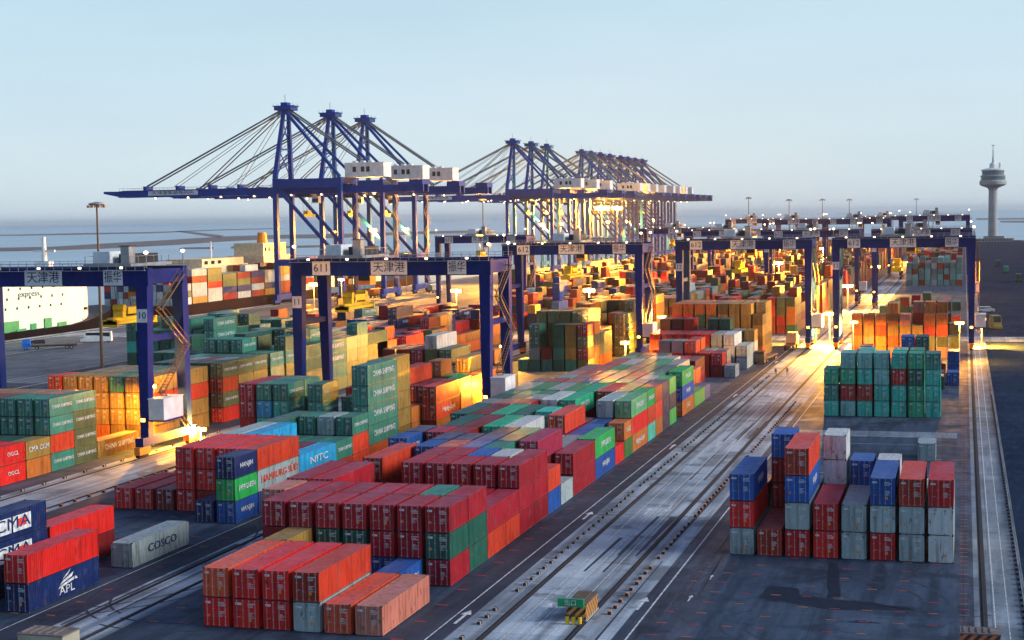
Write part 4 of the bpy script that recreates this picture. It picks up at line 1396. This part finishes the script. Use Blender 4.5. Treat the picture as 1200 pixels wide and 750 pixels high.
# ------------------------------------------------------------------ rail-end hazard blocks
def buffer_block(loc, label, mat, w=3.4, d=4.2, h=2.1, top=None, rz=0):
    e = empty('rail_end_block', loc, rz)
    tag(e, label, 'rail buffer')
    b = MB(); b.box(-w / 2, 0, .15, w / 2, d, h); b.box(-w / 2 - .08, -.08, 0, w / 2 + .08, d + .08, .15, 1); part('body', b, [mat, M['concrete']], e)
    b = MB(); b.box(-w / 2 - .05, -.05, h, w / 2 + .05, d + .05, h + .12)
    for k in range(5): b.box(-w / 2 + .2 + k * (w - .5) / 5, .2, h + .12, -w / 2 + .3 + k * (w - .5) / 5, d - .2, h + .2)
    part('cover', b, M['mud'] if top is None else M['rust_steel'], e)
    if top:
        b = MB(); b.box(-w / 2 - .7, -.45, h - .1, w / 2 * .9, -.12, h + .6); sg = part('sign_box', b, M['green'], e)
        letter('出口', .55, M['decal'], sg, (-.4, -.47, h + .25), 'y')
    for x in (-w / 2 + .3, 0, w / 2 - .3):
        b = MB(); b.cyl((x, -1.0, 0), (x, -1.0, .7), .17, n=12, m=0); b.cyl((x, -1.0, .7), (x, -1.0, .8), .19, n=12, m=1)
        part('bollard', b, [M['yellow'], M['dark']], e)
    return e


buffer_block((-32.2, 131.0, 0), 'orange and black striped rail-end block with a green sign on top, bottom centre', M['hazard'], w=1.7, d=4.6, h=1.45, top=True)
buffer_block((1.3, 127.3, 0), 'red and black striped rail-end block at the bottom right corner', M['hazard_red'], w=3.0, d=2.0, h=1.7)
buffer_block((-73.2, 112.6, 0), 'dusty cream rail-end block with striped face at bottom left, cut by the frame', simple('dusty_cream_paint', (.42, .38, .28), .7), w=4.2, d=2.6, h=1.2)

# low yellow-and-black kerb bollards along the rails
bm_ = MB()
bm_.box(-.2, -.32, 0, .2, .32, .36, 0); bm_.box(-.21, -.33, .0, .21, -.0, .365, 1); bm_.box(-.14, -.26, .36, .14, .26, .42, 0)
bme = bm_.mesh('kerb_bollard', [M['orange'], M['dark']])
bm2 = MB(); bm2.box(-.2, -.32, 0, .2, .32, .36, 0); bm2.box(-.21, .02, .0, .21, .33, .37, 1); bm2.box(-.21, -.33, .0, .21, -.27, .37, 1)
bme2 = bm2.mesh('kerb_bollard', [simple('pale_bollard_paint', (.5, .38, .22), .6), M['dark']])
for x, ys, me_, lab, gp in ((-40.15, [121 + 2.45 * k for k in range(90)], bme2, 'one of the low pale and black bollards left of the middle lane rail', 'low bollards left of the middle lane'),
                            (-29.85, [134 + 2.3 * k for k in range(70)], bme, 'one of the low orange and black bollards right of the middle lane rail', 'low bollards right of the middle lane'),
                            (-108.0, [165 + 3.4 * k for k in range(20)], bme, 'one of the yellow bollards on the near side of the left lane', 'yellow bollards of the left lane, near side'),
                            (-119.4, [160 + 5.2 * k for k in range(16)], bme2, 'one of the dark bollards on the far side of the left lane', 'bollards of the left lane, far side')):
    for y in ys:
        if rnd.random() < .06: continue
        o = link('kerb_bollard', me_, None, (x + rnd.uniform(-.06, .06), y + rnd.uniform(-.15, .15), 0))
        o.scale = (.7, .85, .75)
        tag(o, lab, 'bollard', gp)

# kerb and post fence by the dark lot on the right
f = empty('lot_fence', (5.25, 100, 0)); tag(f, 'low kerb fence with dark posts and a pale rail along the dark lot at right', 'fence')
b = MB(); b.box(-.15, 0, 0, .15, 330, .22)
part('kerb', b, M['strip'], f)
for k in range(100):
    b = MB(); b.box(-.40, k * 2.1, .0, -.2, k * 2.1 + .7, .22)
    part('post', b, M['dark'], f)
b = MB(); b.box(.0, 0, .45, .08, 330, .5)
for k in range(66): b.box(0, k * 5, .22, .08, k * 5 + .1, .45)
part('rail', b, M['strip'], f)

# ------------------------------------------------------------------ vehicles and people
def wheels(e, pts, r=.5, w=.3):
    for x, y in pts:
        b = MB(); b.cyl((x - w / 2, y, r), (x + w / 2, y, r), r, n=16, m=0); b.cyl((x - w / 2 - .01, y, r), (x + w / 2 + .01, y, r), r * .5, n=10, m=1)
        part('wheel', b, [M['tyre'], M['steel']], e)


def truck(loc, rz, label, cabmat, cargo=None, cargocol=None, group=None):
    e = empty('container_truck', loc, rz); tag(e, label, 'truck', group)
    b = MB(); b.box(-1.2, .3, 1.1, 1.2, 2.4, 1.7); 
    k = len(b.v); b.v += [(-1.2, 0, .6), (1.2, 0, .6), (1.2, 2.3, .6), (-1.2, 2.3, .6), (-1.15, .25, 3.0), (1.15, .25, 3.0), (1.15, 2.3, 3.1), (-1.15, 2.3, 3.1), (-1.2, 0, 1.7), (1.2, 0, 1.7), (1.2, 2.3, 1.7), (-1.2, 2.3, 1.7)]
    for q in ((0, 1, 9, 8), (8, 9, 5, 4), (1, 2, 10, 9), (9, 10, 6, 5), (2, 3, 11, 10), (10, 11, 7, 6), (3, 0, 8, 11), (11, 8, 4, 7), (4, 5, 6, 7)):
        b.f.append(tuple(k + i for i in q)); b.m.append(0)
    part('cab', b, cabmat, e)
    b = MB(); b.quad((-1.0, .04, 1.8), (1.0, .04, 1.8), (.98, .2, 2.8), (-.98, .2, 2.8)); part('windscreen', b, M['glass'], e)
    b = MB(); b.box(-1.15, 3, 1.15, 1.15, 15, 1.4); b.box(-.5, 1.5, .8, .5, 15, 1.15); part('trailer', b, M['rust_steel'], e)
    wheels(e, [(s * 1.0, y) for s in (-1, 1) for y in (1.0, 4.0, 12.2, 13.4)])
    if cargo:
        link('load', container_body(cargo, 2.59), None, None)
        o = bpy.data.objects['load']; o.name = 'loaded_container'
        o.color = (*cargocol, 1)
        q = Matrix.Rotation(rz, 4, 'Z') @ Vector((0, 2.7, 1.42))
        o.location = Vector(loc) + q.to_3d() if hasattr(q, 'to_3d') else Vector(loc) + q
        o.rotation_euler.z = rz
        tag(o, 'container riding on the ' + label, 'container')
        o['label'] = ' '.join(o['label'].split()[:15])
    return e


def van(loc, rz, label, mat, L=5.2, H=2.2, Wd=1.9):
    e = empty('parked_van', loc, rz); tag(e, label, 'van')
    b = MB(); k = 0; w = Wd / 2
    prof = [(0, .4), (0, 1.1), (.9, 1.3), (1.5, H), (L - .1, H), (L, .9), (L, .4)]
    for y, z in prof: b.v.append((-w * (.9 if z > 1.5 else 1), y, z))
    for y, z in prof: b.v.append((w * (.9 if z > 1.5 else 1), y, z))
    n = len(prof)
    b.f.append(tuple(range(n))[::-1]); b.m.append(0); b.f.append(tuple(range(n, 2 * n))); b.m.append(0)
    for i in range(n):
        j = (i + 1) % n; b.f.append((i, j, j + n, i + n)); b.m.append(0)
    part('body', b, mat, e)
    b = MB()
    for s in (-1, 1): b.box(min(s * w * .93, s * (w * .93 + .03)), 1.6, 1.3, max(s * w * .93, s * (w * .93 + .03)), L - .4, H - .25)
    b.quad((-w * .85, .93, 1.36), (w * .85, .93, 1.36), (w * .8, 1.44, H - .1), (-w * .8, 1.44, H - .1))
    part('window', b, M['glass'], e)
    wheels(e, [(s * w * .9, y) for s in (-1, 1) for y in (1, L - 1)], .36, .22)
    return e


van((-251.5, 414, 0), R(-70), 'white van parked on the quay road beside the car carrier', M['white'], 9, 3.2, 2.4)
truck((-254.5, 388, 0), R(-60), 'small blue service truck on the quay at the left edge', simple('bright_blue_paint', (.02, .16, .6), .5))
van((-262.5, 404, 0), R(-60), 'dark car parked behind the blue truck on the quay', M['dark'], 4.4, 1.5)
truck((-45.6, 366, 0), R(-6), 'brown flatbed truck without load beside the grey corner stack', M['rust_steel'])
truck((-42.8, 418, 0), R(180), 'truck carrying a pale box between the lamps', M['white'], 20, (.75, .55, .35))
van((9.5, 478, 0), R(10), 'dull olive yellow delivery van standing on the dark road at right', simple('dull_yellow_paint', (.30, .24, .06), .6), 7, 4, 2.6)
van((10, 560, 0), R(95), 'silver car parked across the dark road at right', M['white'], 5.5, 2.0)
truck((22, 905, 0), R(180), 'green truck parked near the far end of the dark road', M['green'], 40, C['G'])
truck((25, 800, 0), R(180), 'truck with a dark box parked nearest on the far road', M['green'], 40, C['T'])
truck((20, 1010, 0), R(180), 'farthest truck on the dark road by the tower', M['green'], 40, C['T'])
for i, (x, y, cc) in enumerate(((-252, 631, 'y'), (-254, 674, 'o'), (-241, 717, 's'), (-237, 597, 'y'))):
    truck((x, y, 0), R(180), ['yellow lit truck under the first quay crane', 'truck with orange box under the second quay crane', 'truck with a grey box under the third quay crane', 'truck waiting in front of the first quay crane legs'][i],
          M['white'], 40, C[cc])


def person(loc, rz, label, jacket):
    verts = [(0, 0, .98), (0, 0, 1.22), (0, .01, 1.44), (0, .01, 1.54), (0, .02, 1.68),
             (.19, .01, 1.42), (.25, .05, 1.14), (.24, -.06, .92), (-.19, .01, 1.42), (-.25, -.04, 1.14), (-.24, -.10, .92),
             (.10, 0, .92), (.12, -.08, .5), (.12, .05, .07), (.12, -.12, .04), (-.10, 0, .92), (-.12, .10, .5), (-.12, .22, .09), (-.12, .07, .04)]
    ed = [(0, 1), (1, 2), (2, 3), (3, 4), (2, 5), (5, 6), (6, 7), (2, 8), (8, 9), (9, 10), (0, 11), (11, 12), (12, 13), (13, 14), (0, 15), (15, 16), (16, 17), (17, 18)]
    rad = [.15, .14, .13, .055, .11, .07, .05, .035, .07, .05, .035, .09, .065, .045, .04, .09, .065, .045, .04]
    me = bpy.data.meshes.new('person'); me.from_pydata(verts, ed, [])
    o = link('person', me, None, loc); o.rotation_euler.z = rz
    md = o.modifiers.new('skin', 'SKIN')
    for i, r_ in enumerate(rad): me.skin_vertices[0].data[i].radius = (r_, r_ * .85)
    me.skin_vertices[0].data[0].use_root = True
    o.modifiers.new('sub', 'SUBSURF').levels = 1
    mt, nt, bs = new_mat('worker_clothes')
    co = coords(nt); sx = nt.nodes.new('ShaderNodeSeparateXYZ'); nt.links.new(co, sx.inputs[0])
    mr_ = nt.nodes.new('ShaderNodeMath'); mr_.operation = 'DIVIDE'; mr_.inputs[1].default_value = 1.8
    nt.links.new(sx.outputs[2], mr_.inputs[0])
    c = ramp(nt, mr_.outputs[0], [(.0, (.02, .02, .02)), (.05, (.025, .03, .05)), (.53, jacket), (.86, (.35, .2, .14))])
    for nd in nt.nodes:
        if nd.type == 'VALTORGB': nd.color_ramp.interpolation = 'CONSTANT'
    nt.links.new(c, bs.inputs['Base Color'])
    me.materials.append(mt)
    b = MB(); b.lathe([(.135, 1.72), (.13, 1.78), (.08, 1.84), (.02, 1.86)], 14); b.box(-.09, -.19, 1.71, .09, -.1, 1.735)
    part('helmet', b, M['orange'], o)
    tag(o, label, 'person', 'workers walking on the concrete lane')
    return o


person((-38.9, 341, 0), R(20), 'person in dark jacket walking on the lane, the left of two', (.03, .04, .06))
person((-36.6, 342.5, 0), R(200), 'person in brown jacket walking on the lane, the right of two', (.10, .06, .04))

# ------------------------------------------------------------------ yard lamps: fixtures plus their light
def yard_lamp(loc, power, label, pole=True, col=(1.0, .41, .035), r=.5, head=None):
    e = empty('yard_floodlight', (loc[0], loc[1], 0)); tag(e, label, 'floodlight', 'lit sodium floodlights in the yard')
    z = loc[2]
    b = MB(); b.cyl((0, .3, 0), (0, .3, z), .14, .09, n=10); b.box(-.5, .1, z - .1, .5, .4, z + .1); part('pole', b, M['steel'], e)
    s_ = r if head is None else head
    for k in range(3):                                   # a bank of three floods in dark housings on a cross arm
        x = (k - 1) * s_ * 1.5
        b = MB(); b.box(x - s_ * .62, .12, z - s_ * .5, x + s_ * .62, .12 + s_ * .6, z + s_ * .55); b.box(x - s_ * .7, -.02, z + s_ * .5, x + s_ * .7, .12 + s_ * .6, z + s_ * .62)
        part('lamp_housing', b, M['dark'], e)
        b = MB(); b.lathe([(.03, -.16 * s_), (s_ * .42, -.1 * s_), (s_ * .55, 0)], 12)
        q = part('lamp_lens', b, M['lamp'], e, loc=(x, .08, z)); q.rotation_euler = (R(90), 0, 0); q.rotation_euler = (R(-90), 0, 0); q.scale = (1, 1, -1)
    b = MB(); b.box(-s_ * 2.3, .2, z - .08, s_ * 2.3, .36, z + .08); part('cross_arm', b, M['steel'], e)
    l = bpy.data.lights.new('sodium_light', 'POINT')
    l.energy = power * .55; l.color = col; l.shadow_soft_size = .2
    o = bpy.data.objects.new('sodium_light', l); COL.objects.link(o); o.parent = e; o.location = (0, -.35, z - .1)
    return e


KW = 1100
for loc, pw, lab in (((-116.6, 226, 2.2), 70 * KW, 'bright sodium lamp at the foot of the leftmost crane leg'),
                     ((-122.4, 221, 9.5), 33 * KW, 'sodium lamp behind the leftmost crane leg lighting the tan boxes'),
                     ((-78.8, 264, 6), 35 * KW, 'sodium lamp beside the right legs of crane 611'),
                     ((-103, 352, 5.0), 91 * KW, 'sodium lamp above the yellow open ground in the middle'),
                     ((-72.9, 346, 6.5), 74 * KW, 'sodium lamp left of a pair by the green boxes'),
                     ((-72.4, 388, 9.5), 95 * KW, 'sodium lamp right of a pair near the red boxes'),
                     ((-36.9, 415, 8.5), 405 * KW, 'left of two bright lamps beside the tan wall'),
                     ((-33.6, 417, 8.5), 378 * KW, 'right of two bright lamps beside the tan wall'),
                     ((-39, 562, 9), 183 * KW, 'sodium lamp up the lane beyond the two bright lamps'),
                     ((4.3, 418, 7), 243 * KW, 'bright lamp at the foot of the rightmost crane leg'),
                     ((-25, 378, 9), 45 * KW, 'sodium lamp before the orange stacks'),
                     ((-1, 376, 9), 35 * KW, 'sodium lamp at the right end of the orange stacks'),
                     ((-86.3, 234.0, 9), 35 * KW, 'sodium lamp over the orange boxes left of crane 611 leg'),
                     ((-154, 474, 12), 109 * KW, 'sodium lamp beyond the red and navy block'),
                     ((-111, 474, 12), 225 * KW, 'sodium lamp beyond the tan rows'),
                     ((-74, 662, 14), 328 * KW, 'sodium lamp among the lamp lit rows, nearer'),
                     ((-113, 664, 14), 368 * KW, 'sodium lamp among the lamp lit rows, left'),
                     ((-153, 778, 14), 410 * KW, 'sodium lamp among the lamp lit rows, farther left'),
                     ((-74, 876, 15), 410 * KW, 'sodium lamp among the far lamp lit rows'),
                     ((-113, 1016, 15), 491 * KW, 'sodium lamp among the farthest lamp lit rows'),
                     ((-35, 668, 12), 205 * KW, 'sodium lamp over the far lane'),
                     ((-35, 1098, 15), 328 * KW, 'sodium lamp over the farthest lane'),
                     ((-205, 480, 14), 109 * KW, 'sodium lamp beside the quay road, farther')):
    yard_lamp(loc, pw, lab, head=.5 if loc[1] < 450 else .9)
# the quay floodlights that flare in the photograph
for x, y, z, pw, hd, lab in ((-243, 1079, 40, 2137 * KW, 2.4, 'huge glaring floodlight cluster below the far quay cranes'), (-234, 1088, 40, 1425 * KW, 2.0, 'second glaring floodlight cluster beside the huge one'),
                         (-258, 626, 30, 292 * KW, .8, 'floodlight under the first quay crane'), (-258, 674, 30, 292 * KW, .8, 'floodlight under the second quay crane'),
                         (-258, 717, 30, 292 * KW, .8, 'floodlight under the third quay crane'), (-237, 770, 26, 345 * KW, .8, 'floodlight on the quay behind the third quay crane'),
                         (-258, 973, 30, 617 * KW, .8, 'floodlight under the fourth quay crane'), (-258, 1021, 30, 712 * KW, .8, 'floodlight under the fifth quay crane'),
                         (-258, 1165, 30, 1187 * KW, .9, 'floodlight under the far crane cluster, left'), (-258, 1242, 30, 1187 * KW, .9, 'floodlight under the far crane cluster, middle'),
                         (-258, 1348, 30, 1187 * KW, .9, 'floodlight under the far crane cluster, right'), (-231, 568, 12, 95 * KW, .6, 'floodlight lighting the quay road before the first crane')):
    yard_lamp((x, y, z), pw, lab, head=hd)

# ------------------------------------------------------------------ light
SUN_EL, SUN_AZ = R(24), R(84)       # azimuth measured clockwise from +Y
SKY_GAIN = 4.9
HAZE = .00003
sun = bpy.data.lights.new('sun', 'SUN')
sun.energy = 1.8
sun.angle = R(22)
sun.color = (1.0, .99, .99)
so = bpy.data.objects.new('sun', sun)
COL.objects.link(so)
sd = Vector((math.sin(SUN_AZ) * math.cos(SUN_EL), math.cos(SUN_AZ) * math.cos(SUN_EL), math.sin(SUN_EL)))
so.rotation_euler = sd.to_track_quat('Z', 'Y').to_euler()
w = bpy.data.worlds.new('World')
sc.world = w
w.use_nodes = True
nt = w.node_tree
bg = nt.nodes['Background']
sky = nt.nodes.new('ShaderNodeTexSky')
sky.sky_type = 'NISHITA'
sky.sun_disc = False
sky.sun_elevation = SUN_EL
sky.sun_rotation = SUN_AZ
sky.altitude = 0
sky.air_density = 1.0
sky.dust_density = 0.6
sky.ozone_density = 3.0
# evening haze over the Nishita sky: pale at the horizon, cyan above it, deeper blue overhead
gc = nt.nodes.new('ShaderNodeTexCoord')
gx = nt.nodes.new('ShaderNodeSeparateXYZ')
nt.links.new(gc.outputs['Generated'], gx.inputs[0])
gx2 = nt.nodes.new('ShaderNodeMapRange')
nt.links.new(gx.outputs[1], gx2.inputs[0])
gx2.inputs[1].default_value = -1
gx2.inputs[2].default_value = 1
cl = noise(nt, 2.2, 4, gc.outputs['Generated'], stretch=(1, 1, 6))
k_ = SKY_GAIN
haze_col = ramp(nt, gx.outputs[2], [(0.0, (.57 * k_, .69 * k_, .79 * k_)), (.04, (.57 * k_, .70 * k_, .79 * k_)), (.15, (.49 * k_, .665 * k_, .76 * k_)), (.38, (.16 * k_, .29 * k_, .48 * k_)), (1.0, (.06 * k_, .12 * k_, .28 * k_))])
wisp = ramp(nt, cl, [(0.3, (.90, .92, .94)), (0.75, (1.07, 1.05, 1.04))])
haze_col = mixc(nt, 1.0, haze_col, wisp, 'MULTIPLY')
# the sky behind the photographer is already dusky
dusk = ramp(nt, gx2.outputs[0], [(0.0, (.92, .98, 1.08)), (.5, (.90, .93, .98)), (.85, 1.0)])
haze_col = mixc(nt, 1.0, haze_col, dusk, 'MULTIPLY')
nt.links.new(mixc(nt, .86, sky.outputs[0], haze_col), bg.inputs[0])
bg.inputs[1].default_value = .12

# ------------------------------------------------------------------ evening haze in the air
hb = MB(); hb.box(-30000, -500, -7, 30000, 60000, 140)
mt = bpy.data.materials.new('evening_haze'); mt.use_nodes = True
hn = mt.node_tree
hn.nodes.remove(hn.nodes['Principled BSDF'])
pv = hn.nodes.new('ShaderNodeVolumePrincipled')
pv.inputs['Color'].default_value = (.88, .95, 1.0, 1)
pv.inputs['Density'].default_value = HAZE
pv.inputs['Anisotropy'].default_value = .3
hn.links.new(pv.outputs[0], hn.nodes['Material Output'].inputs['Volume'])
hz = link('haze', hb.mesh('haze', mt))
hz['kind'] = 'stuff'

sc.render.engine = 'CYCLES'
sc.cycles.use_denoising = True
sc.cycles.max_bounces = 5
sc.cycles.sample_clamp_indirect = 6
sc.cycles.use_light_tree = True
sc.view_settings.view_transform = 'Standard'
sc.view_settings.look = 'None'
sc.view_settings.exposure = 0.92
sc.view_settings.gamma = 1.0
